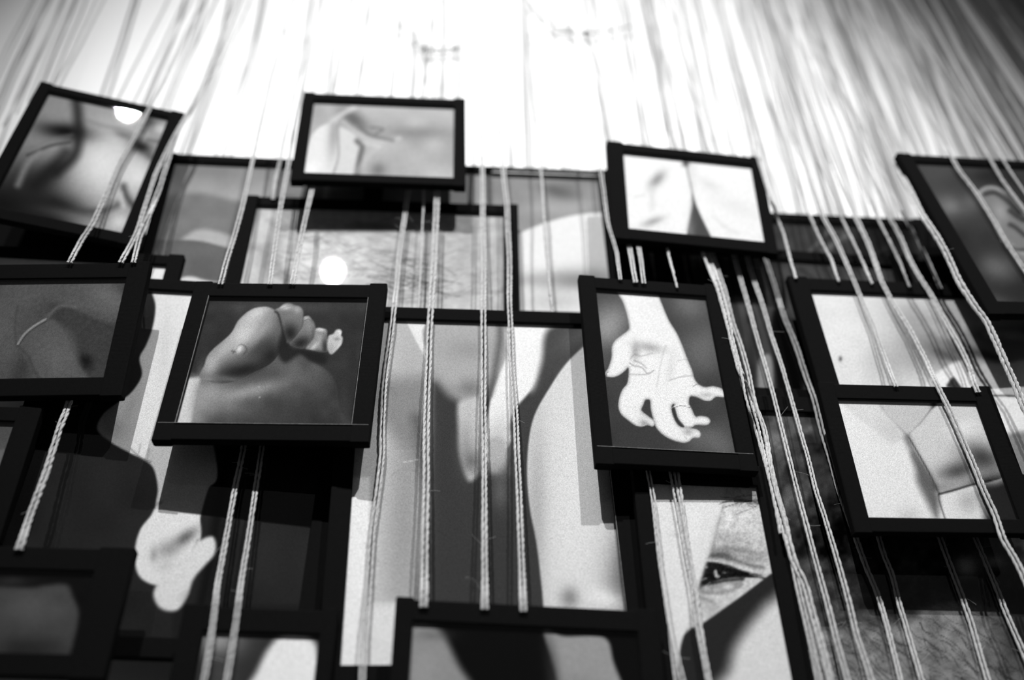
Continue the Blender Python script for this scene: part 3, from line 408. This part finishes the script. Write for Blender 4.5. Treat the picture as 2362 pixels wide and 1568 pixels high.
frames = [
 ('A', (.0135, .0120, .0150, .0150), 'tilted black taped frame with a blurred close-up of a face, highest at the left'),
 ('B', (.0135, .0135, .0135, .0135), 'small wide black taped frame with fingers touching skin, hanging highest at the centre'),
 ('C', (.0110, .0130, .0130, .0130), 'large black frame with grey banded body picture, half hidden behind the blurred face frame'),
 ('D', (.0120, .0110, .0120, .0120), 'thin black frame with a pale curved hip on grey, behind the frame of pale legs'),
 ('E', (.0160, .0150, .0170, .0160), 'wide black frame with hairy pale skin, below the fingers frame, above the sole frame'),
 ('G', (.0180, .0160, .0200, .0180), 'largest black frame at the centre with two bare legs against a dark ground'),
 ('H', (.0170, .0185, .0170, .0180), 'sharp black linen-taped frame with the sole of a foot and curled toes'),
 ('I', (.0165, .0160, .0170, .0180), 'upright black linen-taped frame with an open hand wearing a ring'),
 ('J', (.0190, .0145, .0120, .0170), 'black taped frame with two bright pale legs pressed together, above the open hand frame'),
 ('K', (.0180, .0125, .0180, .0190), 'dark leaning frame with a close-up of an ear at the right edge'),
 ('L', (.0150, .0140, .0300, .0180), 'dark frame with a faint pale streak behind cords, between pale legs and ear'),
 ('M', (.0200, .0150, .0200, .0180), 'very dark frame in shadow behind the open hand frame and the frame with a mole'),
 ('N', (.0220, .0185, .0200, .0180), 'black frame with pale skin and a small mole crossed by cords, below the ear frame'),
 ('O', (.0130, .0190, .0200, .0180), 'large dim frame with curly hair texture at the lower right corner'),
 ('Q', (.0160, .0175, .0190, .0150), 'black frame with pale folded knees and elbow, overlapping the frame with a mole'),
 ('R', (.0160, .0200, .0150, .0180), 'narrow black frame with a half-closed eye, hanging below the open hand'),
 ('S', (.0140, .0180, .0180, .0180), 'blurred black frame with two pale limbs on black at the bottom centre'),
 ('T', (.0200, .0185, .0200, .0200), 'dim black frame with a thin ring on a finger, left of the sole frame'),
 ('U', (.0230, .0150, .0180, .0180), 'large dark frame with a pale arm and loosely closed fist, behind the sole frame'),
 ('V', (.0180, .0200, .0120, .0180), 'dark frame with a pale bent knee, at the bottom beneath two cords'),
 ('W', (.0200, .0200, .0280, .0180), 'blurred dark frame with a dim rounded shape in the bottom left corner'),
 ('X', (.0150, .0140, .0160, .0180), 'black frame mostly hidden behind the thin ring frame, bright sliver of its picture showing'),
 ('Z', (.0150, .0140, .0160, .0300), 'added black frame darkening the gap between the blurred face frame and the thin ring frame'),  # added frame; its black hides lit wall in this gap
 ('Y', (.0160, .0160, .0200, .0180), 'dark frame with a plain grey picture, cut off by the lower left edge'),
]
for key, band, label in frames:
    build_frame(key, band, label, PIC[key], step=2.2 if key in 'HI' else 3.0)
# ------------------------------------------------------------------ cords
ORDER = {k: i for i, (k, _b, _l) in enumerate(frames)}
POSE_NP = {k: np.array(pose_matrix(POSE[k])) for k in POSE}
QUAD = {}
for k, p in POSE.items():
    W, H = p[3]/2+.004, p[4]/2+.004
    L = np.array([[-W, 0, H, 1], [W, 0, H, 1], [W, 0, -H, 1], [-W, 0, -H, 1]])@POSE_NP[k].T
    QUAD[k] = L[:, :3]
def inside(px, py, q):
    s = 0
    for i in range(4):
        a, b = q[i], q[(i+1) % 4]; c = (b[0]-a[0])*(py-a[1])-(b[1]-a[1])*(px-a[0])
        if c < 0: return False
    return True
QPX = {k: project(v) for k, v in QUAD.items()}
def face_depth(px, py, k, off):
    """distance y at which the ray through a pixel meets frame k's face moved back by off"""
    M = POSE_NP[k]; n = M[:3, :3]@np.array([0, -1.0, 0]); o = M[:3, 3]-n*off; d = ray(px, py)
    t = ((o-EYE)@n)/(d@n); return d[1]*t
TOP_Z = 1.5+1.95                                # cords are tied off high on the wall
def resample(P, step):
    P = np.asarray(P); Q = []
    n = len(P)
    for i in range(n-1):
        a, b, c, d = P[max(i-1, 0)], P[i], P[i+1], P[min(i+2, n-1)]
        m1, m2 = (c-a)*.5, (d-b)*.5; L = np.linalg.norm(c-b)
        if i > 0 and np.linalg.norm(b-a) > 3*L: m1 = (c-b)
        if i < n-2 and np.linalg.norm(d-c) > 3*L: m2 = (c-b)
        if L > .3: m1 = m2 = c-b
        m1 = m1*min(1, L/(np.linalg.norm(m1)+1e-9)); m2 = m2*min(1, L/(np.linalg.norm(m2)+1e-9))
        for t in np.arange(0, 1, step/max(L, step)):
            t2, t3 = t*t, t*t*t; Q.append((2*t3-3*t2+1)*b+(t3-2*t2+t)*m1+(-2*t3+3*t2)*c+(t3-t2)*m2)
    Q.append(P[-1]); return np.array(Q)
def smooth_path(Q, k):
    if len(Q) < 2*k+3: return Q
    E = np.concatenate([np.repeat(Q[:1], k, 0), Q, np.repeat(Q[-1:], k, 0)]); c = np.cumsum(np.concatenate([[Q[0]*0], E]), 0)
    S = (c[2*k+1:]-c[:-2*k-1])/(2*k+1); S[0], S[-1] = Q[0], Q[-1]; return S
def tube(C, r, sides=6):
    C = np.asarray(C); T = np.gradient(C, axis=0); T /= np.linalg.norm(T, axis=1)[:, None]+1e-12
    A = np.cross(T, [0, 1, 0.001]); A /= np.linalg.norm(A, axis=1)[:, None]+1e-12; Bn = np.cross(T, A)
    n = len(C); ang = np.arange(sides)/sides*2*math.pi; r = np.broadcast_to(r, n)
    V = (C[:, None]+r[:, None, None]*(np.cos(ang)[None, :, None]*A[:, None]+np.sin(ang)[None, :, None]*Bn[:, None])).reshape(-1, 3)
    i = np.arange(n-1)[:, None]*sides; k = np.arange(sides)[None]; j = (k+1) % sides
    F = np.stack([i+k, i+j, i+sides+j, i+sides+k], -1).reshape(-1, 4)
    return V, F
def join(parts):
    V, F, o = [], [], 0
    for v, f in parts: V.append(v); F.append(f+o); o += len(v)
    return np.concatenate(V), np.concatenate(F)
def cord_mesh(path, r, seed, fine=True, wob=.0005, fuzz=0, doubled=False):
    """two or three cotton yarns laid round each other along a path; doubled: a folded cord, two such lengths side by side"""
    R = np.random.RandomState(seed); parts = []
    step = .0016 if fine else .006
    Q = resample(path, step); Q = smooth_path(Q, 6 if fine else 3); n = len(Q)
    s = np.concatenate([[0], np.cumsum(np.linalg.norm(np.diff(Q, axis=0), axis=1))])
    T = np.gradient(Q, axis=0); T /= np.linalg.norm(T, axis=1)[:, None]+1e-12
    A = np.cross(T, [0, 1, 0.001]); A /= np.linalg.norm(A, axis=1)[:, None]; Bn = np.cross(T, A)
    end = sstep(s/.02)*sstep((s[-1]-s)/.02)
    f1, f2, p1, p2 = R.uniform(18, 30), R.uniform(45, 70), R.uniform(0, 6), R.uniform(0, 6)
    w1 = (np.sin(s*f1+p1)*.7+np.sin(s*f2+p2)*.4)*wob*end
    Q = Q+A*w1[:, None]
    legs = (0,) if not doubled else (-1, 1)
    for sd in legs:
        sp = 0 if not doubled else sd*(r*1.02+.0006*(1+np.sin(s*R.uniform(9, 16)+R.uniform(0, 6)))*.5)
        C = Q+A*(sp*np.ones(n))[:, None] if doubled else Q
        if fine:
            ph = R.uniform(0, 6); k = 2*math.pi/(.019*R.uniform(.75, 1.35)); rv = r*(1+.13*np.sin(s*R.uniform(60, 90)+ph))
            for q in range(3):
                a = k*s+ph+q*2.094+.5*np.sin(s*R.uniform(60, 110)+q); lump = 1+.16*np.sin(s*R.uniform(300, 520)+q)+R.uniform(-.13, .13, n)
                parts.append(tube(C+(A*np.cos(a)[:, None]+Bn*np.sin(a)[:, None])*r*.42, rv*.52*lump, 6))
        else: parts.append(tube(C, r*.95, 6))
    for q in range(fuzz):                       # stray fibres
        i = R.randint(10, n-10); L = R.uniform(.006, .016); d = A[i]*R.choice([-1, 1])*R.uniform(.3, 1)+T[i]*R.uniform(-1, 1)-np.array([0, .2, 0])
        d /= np.linalg.norm(d); t = np.linspace(0, 1, 6)[:, None]; b = R.uniform(-.4, .4)
        parts.append(tube(Q[i]+d*L*t+T[i]*b*L*t*t, .00009, 3))
    return join(parts)
CORD_N = [0]
def cord(label, trace, y_end, r=.0016, under='', doubled=False, fuzz=5, top=True, fine=True, group='cotton cords the frames hang on', seed=None, tail=None, name='hanging_cord', gap=.0028, cap=9.0):
    """trace: pixels from the lower end upwards; y_end: depth of the lower end; under: frames that hide it"""
    CORD_N[0] += 1; seed = seed or CORD_N[0]
    tr = np.array(trace, float); dens = []; los, his = [], []
    for i in range(len(tr)-1):
        m = max(1, int(np.linalg.norm(tr[i+1]-tr[i])/14))
        for t in np.arange(m)/m: dens.append(tr[i]*(1-t)+tr[i+1]*t)
    dens.append(tr[-1]); ys = []
    z0 = at(*tr[0], y_end)[2]
    pts = []
    for (px, py) in dens:
        y = y_end
        for _ in range(3):
            z = at(px, py, y)[2]; y = y_end+(WALL_Y-.012-y_end)*(z-z0)/(TOP_Z-z0)
        lo, hi = -9.0, cap+max(0.0, (520-py)*.0003)
        for k in POSE:
            if inside(px, py, QPX[k]):
                if k in under: lo = max(lo, face_depth(px, py, k, .0103)+gap)
                else: hi = min(hi, face_depth(px, py, k, 0)-gap)
        los.append(lo); his.append(hi); ys.append(y); pts.append((px, py))
    ys, los, his = np.array(ys), np.array(los), np.array(his)
    wide = lambda v, f: f(np.stack([np.roll(np.pad(v, 1, 'edge'), q)[1:-1] for q in (-1, 0, 1)]), axis=0)
    his = wide(his, np.min); los2 = wide(los, np.max); los = np.where(los2 < his, los2, los)
    clampy = lambda v: np.maximum(np.minimum(v, his), los)
    ys = clampy(ys)
    for _ in range(3):                          # the cord bends gently over edges
        e = np.concatenate([ys[:1], ys, ys[-1:]]); ys = clampy((e[:-2]+2*e[1:-1]+e[2:])/4)
    P = [at(px, py, y) for (px, py), y in zip(pts, ys)]
    if tail: P = [P[0]+np.array([0, .004, -tail])]+P
    if top:
        a = P[-1]; b = P[-2] if len(P) > 1 else P[-1]
        t = np.array([a[0]+(R0.uniform(-.02, .02)), WALL_Y-.004, TOP_Z+R0.uniform(-.05, .1)]); P.append(a+(t-a)*.5); P.append(t)
    V, F = cord_mesh(P, r, seed, fine, fuzz=fuzz, doubled=doubled)
    return tag(mesh_obj(name, V, F, M_CORD, None, True), label, 'cord', group)
R0 = random.Random(7)
# depth of the back of each frame, where its cords are tied
def back(k): return POSE[k][1]+.0113
h = 'cotton cords the frames hang on'
C_ = [
 # label, trace from below upwards, depth, options
 ('single pale cord crossing the blurred face picture, ending above the thin ring frame', [(160, 606), (191, 549), (214, 517), (277, 373), (319, 300), (351, 239), (383, 180), (422, 95), (470, 0)], back('T'), dict(doubled=True, r=.0013)),
 ('cord along the right edge of the blurred face frame, left of two', [(278, 606), (316, 533), (338, 465), (360, 399), (392, 335), (437, 255), (459, 210), (481, 156), (545, 0)], back('T'), dict(doubled=True, r=.0013)),
 ('cord along the right edge of the blurred face frame, right of two', [(308, 606), (322, 549), (345, 490), (367, 437), (395, 348), (414, 300), (442, 252), (466, 205), (500, 150), (560, 0)], back('T'), dict(doubled=True, r=.0012)),
 ('cord crossing the top left corner of the hairy skin frame down to the sole frame', [(508, 656), (519, 615), (539, 555), (564, 456), (583, 367), (600, 300), (625, 179), (677, 0)], back('H'), dict(doubled=True, r=.00115)),
 ('short cord ending on top of the hairy skin frame, left of the fingers frame', [(629, 460), (637, 410), (648, 363), (672, 250), (700, 130), (722, 0)], back('E'), dict(doubled=True, r=.0010)),
 ('left of two cords over the hairy skin picture ending behind the sole frame', [(622, 656), (636, 560), (650, 469), (667, 365), (687, 260), (705, 175), (738, 0)], back('H'), dict(doubled=True, r=.0012)),
 ('cord leaving the lower left corner of the fingers frame towards the sole frame', [(674, 656), (687, 590), (700, 520), (718, 445), (742, 330), (768, 205), (812, 0)], back('H'), dict(under='B', doubled=True, r=.0013)),
 ('long fraying cord beside the right edge of the sole frame', [(829, 1640), (834, 1568), (843, 1435), (852, 1326), (859, 1217), (870, 1127), (882, 1040), (882, 982), (886, 902), (896, 822), (904, 753), (914, 669), (921, 600), (928, 541), (938, 464), (955, 330), (975, 200), (1005, 0)], .792, dict(under='BS', doubled=True, r=.0013, fuzz=60)),
 ('thin cord over the hairy skin picture, between two thicker cords', [(965, 722), (967, 680), (971, 581), (977, 464), (978, 300), (978, 215), (977, 116)], back('G'), dict(under='BG', doubled=False, r=.0012, top=False)),
 ('doubled cord left of the centre of the two legs picture, passing over the hairy skin', [(976, 1400), (976, 1379), (979, 1254), (983, 1120), (984, 1000), (986, 880), (990, 782), (996, 701), (1001, 601), (1007, 448), (1013, 330), (1020, 210), (1024, 120), (1026, 0)], back('S'), dict(under='B', doubled=True, r=.0016, fuzz=14)),
 ('straight cord down the centre of the two legs picture', [(1118, 1405), (1117, 1250), (1116, 1100), (1117, 1000), (1116, 822), (1115, 700), (1114, 541), (1113, 387), (1110, 250), (1107, 159), (1103, 0)], back('S'), dict(doubled=True, r=.0014, fuzz=14)),
 ('rightmost cord running down the two legs picture to the bottom centre frame', [(1208, 1410), (1202, 1254), (1195, 1127), (1190, 1000), (1186, 930), (1180, 822), (1176, 713), (1174, 581), (1169, 470), (1162, 390), (1154, 300), (1142, 127), (1135, 0)], back('S'), dict(doubled=True, r=.0014, fuzz=14)),
 ('thin cord crossing the pale hip picture, ending at the two legs frame', [(1274, 726), (1268, 661), (1258, 541), (1251, 440), (1247, 390), (1231, 240), (1215, 90), (1205, 0)], back('G'), dict(r=.0019, under='G')),
 ('cord along the left edge of the pale legs frame', [(1431, 645), (1423, 585), (1404, 521), (1393, 450), (1384, 385), (1365, 300), (1340, 180), (1305, 0)], back('I'), dict(doubled=True, r=.0010)),
 ('leftmost cord leaving the underside of the pale legs frame', [(1466, 652), (1458, 600), (1448, 545), (1422, 400), (1400, 300), (1345, 0)], back('I'), dict(under='J', doubled=True, r=.0013)),
 ('second cord leaving the underside of the pale legs frame, from the left', [(1485, 654), (1479, 610), (1470, 560), (1440, 400), (1412, 300), (1362, 0)], back('I'), dict(under='J', doubled=True, r=.0011)),
 ('shaded cord leaving the middle of the underside of the pale legs frame', [(1562, 664), (1555, 630), (1543, 590), (1505, 400), (1480, 310), (1425, 0)], back('I'), dict(under='J', r=.0016)),
 ('thick cord along the right edge of the open hand frame down to the bottom', [(1935, 1640), (1915, 1568), (1902, 1512), (1879, 1430), (1859, 1347), (1833, 1298), (1806, 1209), (1784, 1130), (1770, 1054), (1749, 966), (1732, 913), (1707, 854), (1689, 790), (1675, 720), (1658, 661), (1637, 601), (1622, 560), (1580, 400), (1555, 330), (1490, 0)], .775, dict(under='J', doubled=True, r=.0016, fuzz=20)),
 ('cord twisting round the thick one beside the open hand frame', [(1900, 1640), (1890, 1568), (1868, 1470), (1846, 1380), (1826, 1290), (1812, 1210), (1790, 1130), (1777, 1071), (1763, 983), (1742, 931), (1728, 861), (1711, 798), (1689, 738), (1670, 665), (1648, 600), (1634, 560), (1592, 400), (1575, 330), (1506, 0)], .777, dict(under='J', doubled=True, r=.0012, fuzz=12)),
 ('thin cord closest to the lower right corner of the open hand frame', [(1800, 1230), (1781, 1130), (1768, 1080), (1756, 1036), (1746, 1000), (1735, 966), (1718, 906), (1712, 870), (1690, 800), (1672, 735), (1652, 661), (1628, 601), (1612, 560), (1572, 400), (1540, 300), (1478, 0)], .779, dict(under='J', r=.0016, fuzz=16)),
 ('first cord right of the thick bundle beside the open hand', [(1975, 1640), (1955, 1568), (1929, 1479), (1909, 1397), (1886, 1308), (1862, 1215), (1839, 1133), (1820, 1054), (1802, 983), (1781, 903), (1760, 826), (1742, 762), (1721, 685), (1700, 608), (1688, 560), (1650, 400), (1625, 320), (1550, 0)], .785, dict(under='J', doubled=True, r=.0012, fuzz=10)),
 ('second cord right of the thick bundle beside the open hand', [(2035, 1640), (2010, 1568), (1998, 1529), (1975, 1463), (1955, 1380), (1929, 1281), (1905, 1199), (1882, 1130), (1865, 1054), (1844, 983), (1823, 913), (1802, 840), (1777, 769), (1756, 696), (1735, 633), (1715, 560), (1672, 400), (1650, 330), (1575, 0)], .790, dict(under='J', doubled=True, r=.0012, fuzz=10)),
 ('cord running past the left edge of the folded knees frame', [(2095, 1640), (2076, 1568), (2064, 1518), (2043, 1428), (2025, 1369), (1999, 1309), (1978, 1249), (1935, 1130), (1914, 1054), (1896, 994), (1879, 924), (1858, 861), (1837, 798), (1812, 738), (1791, 675), (1770, 612), (1752, 550), (1712, 400), (1690, 330), (1610, 0)], .822, dict(under='JQ', doubled=True, r=.0014, fuzz=10)),
 ('second cord leaving the underside of the folded knees frame, from the left', [(2150, 1640), (2127, 1568), (2112, 1518), (2091, 1443), (2073, 1384), (2058, 1324), (2037, 1279), (2010, 1180)], .822, dict(under='Q', doubled=True, r=.0013, top=False)),
 ('third cord leaving the underside of the folded knees frame, from the left', [(2300, 1640), (2279, 1568), (2258, 1503), (2237, 1428), (2213, 1360), (2184, 1285), (2150, 1190)], .822, dict(under='Q', doubled=True, r=.0013, top=False)),
 ('rightmost cord leaving the underside of the folded knees frame', [(2400, 1600), (2354, 1488), (2324, 1422), (2294, 1345), (2267, 1279), (2230, 1190)], .822, dict(under='Q', doubled=True, r=.0013, top=False)),
 ('cord from the right edge of the pale legs frame to the mole frame corner', [(1836, 643), (1820, 588), (1807, 537), (1791, 497), (1771, 441), (1752, 378), (1715, 230), (1655, 0)], back('N'), dict(r=.0019)),
 ('cord ending at the top of the mole frame, second from its left corner', [(1935, 650), (1919, 601), (1893, 553), (1868, 499), (1835, 400), (1795, 270), (1720, 0)], back('N'), dict(r=.0019)),
 ('cord crossing the left part of the mole picture and ending at the folded knees frame', [(2067, 892), (2040, 818), (2013, 746), (1992, 703), (1973, 655), (1954, 610), (1929, 553), (1900, 502), (1862, 400), (1815, 280), (1735, 0)], back('Q'), dict(doubled=True, r=.0012)),
 ('cord ending at the top of the mole frame, third from its left corner', [(2012, 655), (1992, 610), (1967, 556), (1941, 499), (1900, 400), (1850, 270), (1750, 0)], back('N'), dict(r=.0018)),
 ('long bright cord crossing the mole picture and the folded knees picture', [(2400, 1420), (2362, 1330), (2339, 1285), (2315, 1249), (2295, 1184), (2268, 1126), (2246, 1072), (2219, 1010), (2192, 947), (2161, 889), (2134, 827), (2098, 760), (2062, 702), (2034, 649), (2021, 610), (2002, 556), (1976, 505), (1930, 400), (1875, 270), (1775, 0)], .770, dict(doubled=True, r=.0015, fuzz=16)),
 ('cord ending at the top of the mole frame, fourth from its left corner', [(2098, 662), (2078, 610), (2053, 559), (2024, 502), (1975, 390), (1925, 270), (1800, 0)], back('N'), dict(r=.0018)),
 ('cord crossing the middle of the mole picture, ending at the folded knees frame', [(2256, 905), (2250, 894), (2237, 849), (2214, 800), (2183, 746), (2152, 687), (2123, 642), (2101, 601), (2078, 547), (2053, 502), (2000, 385), (1945, 260), (1830, 0)], back('Q'), dict(doubled=True, r=.0014, fuzz=10)),
 ('cord ending at the top of the mole frame, fifth from its left corner', [(2170, 666), (2142, 601), (2117, 553), (2088, 505), (2030, 385), (1970, 260), (1850, 0)], back('N'), dict(doubled=True, r=.0011)),
 ('thick frayed cord between the mole picture and the ear frame', [(2560, 1400), (2420, 1060), (2362, 938), (2344, 889), (2312, 818), (2277, 742), (2244, 698), (2212, 649), (2187, 594), (2161, 547), (2129, 499), (2066, 375), (2010, 260), (1880, 0)], .735, dict(cap=.750, doubled=True, r=.0020, fuzz=26)),
 ('cord crossing the ear picture from its top left corner', [(2650, 1070), (2430, 725), (2362, 620), (2324, 562), (2292, 508), (2247, 438), (2212, 393), (2184, 345), (2130, 250), (2060, 130), (1985, 0)], .768, dict(doubled=True, r=.0012)),
 ('cord crossing the upper right part of the ear picture', [(2760, 1050), (2430, 585), (2362, 483), (2340, 454), (2311, 413), (2283, 365), (2215, 250), (2060, 0)], .768, dict(doubled=True, r=.0010)),
 ('cord crossing the top right corner of the ear picture', [(2800, 1050), (2430, 540), (2362, 441), (2343, 413), (2311, 366), (2240, 250), (2085, 0)], .768, dict(r=.0015)),
 ('left of two blurred cords below the sole frame', [(452, 1640), (471, 1568), (489, 1453), (504, 1344), (522, 1236), (543, 1120), (556, 1054), (572, 960)], .800, dict(under='H', doubled=True, r=.0013, top=False)),
 ('right of two blurred cords below the sole frame', [(505, 1640), (522, 1568), (540, 1453), (554, 1362), (572, 1254), (587, 1145), (601, 1054), (615, 960)], .800, dict(under='H', doubled=True, r=.0012, top=False)),
 ('cord hanging from the thin ring frame to the bottom left corner frame', [(43, 1268), (76, 1167), (105, 1091), (136, 992), (156, 942), (178, 870)], back('W'), dict(under='T', r=.0017, doubled=True, top=False)),
 ('left cord below the open hand frame over the half-closed eye frame', [(1590, 1640), (1572, 1568), (1560, 1510), (1542, 1413), (1527, 1314), (1516, 1215), (1507, 1149), (1498, 1103), (1480, 1000)], .782, dict(under='I', doubled=True, r=.0011, top=False)),
 ('middle cord below the open hand frame, thick and frayed', [(1650, 1640), (1635, 1568), (1611, 1446), (1598, 1347), (1580, 1260), (1566, 1180), (1553, 1106), (1535, 1000)], .780, dict(under='I', doubled=True, r=.0014, top=False, fuzz=12)),
 ('right cord below the open hand frame, joining the frayed one', [(1640, 1600), (1617, 1446), (1606, 1347), (1594, 1280), (1583, 1215), (1567, 1116), (1552, 1010)], .784, dict(under='I', r=.0016, top=False)),
 ('left cord of the pair rising behind the blurred face frame', [(122, 205), (129, 188), (160, 130), (222, 0)], back('A'), dict(under='A', r=.0018, fine=False)),
 ('right cord of the pair rising behind the blurred face frame', [(133, 212), (142, 190), (178, 120), (240, 0)], back('A'), dict(under='A', r=.0018, fine=False)),
 ('first blurred cord rising from the middle of the blurred face frame top edge', [(262, 250), (274, 223), (312, 150), (388, 0)], back('C'), dict(under='A', r=.0018, fine=False)),
 ('second blurred cord rising from the middle of the blurred face frame top edge', [(300, 255), (312, 230), (351, 150), (425, 0)], back('C'), dict(under='A', r=.0018, fine=False)),
 ('third blurred cord rising from the middle of the blurred face frame top edge', [(322, 260), (333, 232), (368, 150), (440, 0)], back('C'), dict(under='A', r=.0018, fine=False)),
 ('faint cord rising from the top right corner of the blurred face frame', [(385, 262), (392, 242), (427, 156), (500, 0)], back('C'), dict(under='A', r=.0018, fine=False)),
 ('faint cord down to the top bar of the grey banded body frame', [(434, 362), (470, 270), (510, 156), (580, 0)], back('C'), dict(under='C', r=.0018, fine=False)),
 ('left of two faint cords rising behind the fingers frame', [(765, 250), (785, 130), (812, 0)], back('B'), dict(under='B', r=.0020, fine=False)),
 ('thin faint cord rising behind the middle of the fingers frame', [(812, 250), (820, 210), (835, 130), (861, 0)], back('B'), dict(under='B', r=.0014, fine=False)),
 ('broad faint cord rising behind the fingers frame, left of the white pin', [(893, 260), (903, 215), (913, 120), (928, 0)], back('B'), dict(under='B', doubled=True, r=.0016, fine=False)),
 ('cord tied to the white pin, running down behind the fingers frame', [(996, 250), (989, 215), (983, 170), (980, 118)], WALL_Y-.012, dict(under='B', r=.0014, fine=False, top=False)),
 ('blurred cord just right of the white pin', [(1000, 250), (1001, 120), (1002, 0)], back('B'), dict(under='B', r=.0016, fine=False)),
 ('cord above the right corner of the fingers frame', [(1060, 260), (1059, 215), (1060, 110), (1062, 0)], back('B'), dict(under='B', r=.0018, fine=False)),
 ('faint doubled cord ending at the pale hip frame between two nearer cords', [(1219, 395), (1215, 380), (1209, 200), (1202, 0)], back('D'), dict(under='D', doubled=True, r=.0018, fine=False)),
 ('faint cord left of the pale legs frame ending at the pale hip frame', [(1301, 398), (1296, 380), (1286, 200), (1266, 0)], back('D'), dict(under='D', r=.0022, fine=False)),
]
for lab, tr, y, kw in C_:
    cord(lab, tr, y, **kw)
# the thicket of cords over the white wall at the right: each goes straight up from behind the frame it carries
def wall_cord(px, py, y, lab, grp, R, r=.0016, sway=.010, doubled=False):
    a = at(px, py, y); top = np.array([a[0]+R.gauss(0, sway*2.0), WALL_Y-.004, TOP_Z+R.uniform(-.05, .2)])
    P = [a]
    for t in (.15, .3, .45, .7):
        q = a+(top-a)*t; q[0] += R.gauss(0, sway*.22); P.append(q)
    P.append(top); CORD_N[0] += 1
    V, F = cord_mesh(P, r, CORD_N[0], False, wob=.0006, doubled=doubled)
    tag(mesh_obj('hanging_cord', V, F, M_CORD, None, True), lab, 'cord', grp)
R = random.Random(21)
for i, px in enumerate((1445, 1468, 1500, 1522, 1570, 1600, 1640, 1668, 1700, 1726)):
    wall_cord(px+R.uniform(-5, 5), 400, R.uniform(.85, .90), 'blurred cord rising over the white wall from behind the pale legs frame', 'blurred cords above the pale legs frame', R, R.uniform(.0013, .0020))
for i in range(15):
    wall_cord(1795+i*24+R.uniform(-7, 7), 515, R.uniform(.903, .912), 'blurred cord over the white wall between the pale legs frame and the ear frame', 'blurred cords between the pale legs frame and the ear frame', R, R.uniform(.0013, .0021), doubled=R.random() < .3)
for i in range(14):
    wall_cord(2085+i*24+R.uniform(-8, 8), 376+i*1.5, R.uniform(.845, .895), 'blurred cord rising over the wall from behind the ear frame', 'blurred cords above the ear frame', R, R.uniform(.0014, .0022), doubled=R.random() < .35)
for i in range(64):
    y = R.uniform(.80, .91); px = 2340+i*15+R.uniform(-14, 14)
    wall_cord(px, 430+(px-2362)*.03, y, 'dim cord in the dense bundle filling the top right corner', 'dense bundle of dim cords at the top right corner', R, R.uniform(.0016, .0026), doubled=R.random() < .5, sway=.014)
for (px, py) in ((-95, 330), (-60, 300), (-25, 300), (8, 290), (38, 260), (66, 235)):
    wall_cord(px, py, .90, 'very faint cord over the grey wall at the top left corner', 'faint cords at the top left corner', R, .0014)

M_TWINE = material('grey_knotted_string', .035, .9, .1, None, .2, 600)
# ------------------------------------------------------------------ pin, knots and loose ends on the wall
def pin(px, py, label, head=.0048, mat=M_PIN):
    P = at(px, py, WALL_Y-.014); root = empty('wall_pin', Matrix.Translation(Vector(P))); tag(root, label, 'pin')
    V = []; F = []
    for i in range(9):
        th = math.pi*i/8
        for k in range(12):
            a = 2*math.pi*k/12; V.append((head*math.sin(th)*math.cos(a), -head*.8*math.cos(th), head*math.sin(th)*math.sin(a)))
    for i in range(8):
        for k in range(12): F.append((i*12+k, i*12+(k+1) % 12, (i+1)*12+(k+1) % 12, (i+1)*12+k))
    tidy(mesh_obj('pin_head', V, F, mat, root, True))
    V, F = tube([(0, 0, 0), (0, .008, 0), (0, .0155, 0)], .0007, 8); tidy(mesh_obj('pin_shaft', V, F, M_STEEL, root, True))
pin(976, 103, 'glossy white round pin in the wall above the fingers frame')
pin(663, 75, 'tiny dark nail in the white wall at the upper left of centre', .0018, M_BOARD)
pin(1352, 77, 'small blurred dark nail in the white wall right of the white pin', .0024, M_BOARD)
def loose(label, pts, r=.0009, y=WALL_Y-.010, knots=()):
    P = [at(px, py, y) for px, py in pts]; V, F = cord_mesh(P, r, len(pts)*7+int(pts[0][0]), True, wob=.0003, fuzz=3)
    parts = [(V, F)]
    for (px, py, kr) in knots:
        c = at(px, py, y-.001)
        for t in range(3):
            ang = np.linspace(0, 2*math.pi, 14); n = [(1, 0, 0), (.5, .6, .6), (-.4, .3, 1)][t]
            ax = np.array(n)/np.linalg.norm(n); u = np.cross(ax, [0, 1, .2]); u /= np.linalg.norm(u); v = np.cross(ax, u)
            parts.append(tube(c+kr*(np.cos(ang)[:, None]*u+np.sin(ang)[:, None]*v), kr*.55, 5))
    V, F = join(parts); tag(mesh_obj('loose_string', V, F, M_TWINE, None, True), label, 'string', 'loose string ends knotted on the wall')
loose('grey string with a knot reaching from the white pin up to the left', [(921, 52), (924, 58), (945, 78), (962, 92), (972, 100)], .0015, knots=((924, 58, .0028),))
loose('horizontal grey string knotted under the white pin and tied to the cord on its right', [(978, 118), (1000, 113), (1030, 111), (1058, 112), (1036, 120), (1010, 122), (986, 118)], .0017, knots=((980, 117, .0042), (1056, 112, .0028)))
loose('very faint string leaving the white pin to the left', [(972, 103), (950, 102), (925, 106)], .0008)
loose('faint curved string hanging to the blurred dark nail', [(1222, 2), (1245, 35), (1285, 62), (1330, 74), (1352, 78), (1400, 72), (1455, 62)], .0021, knots=((1352, 78, .0040),))
loose('faint straight string left of the blurred dark nail', [(1352, 78), (1300, 76), (1220, 82)], .0014)
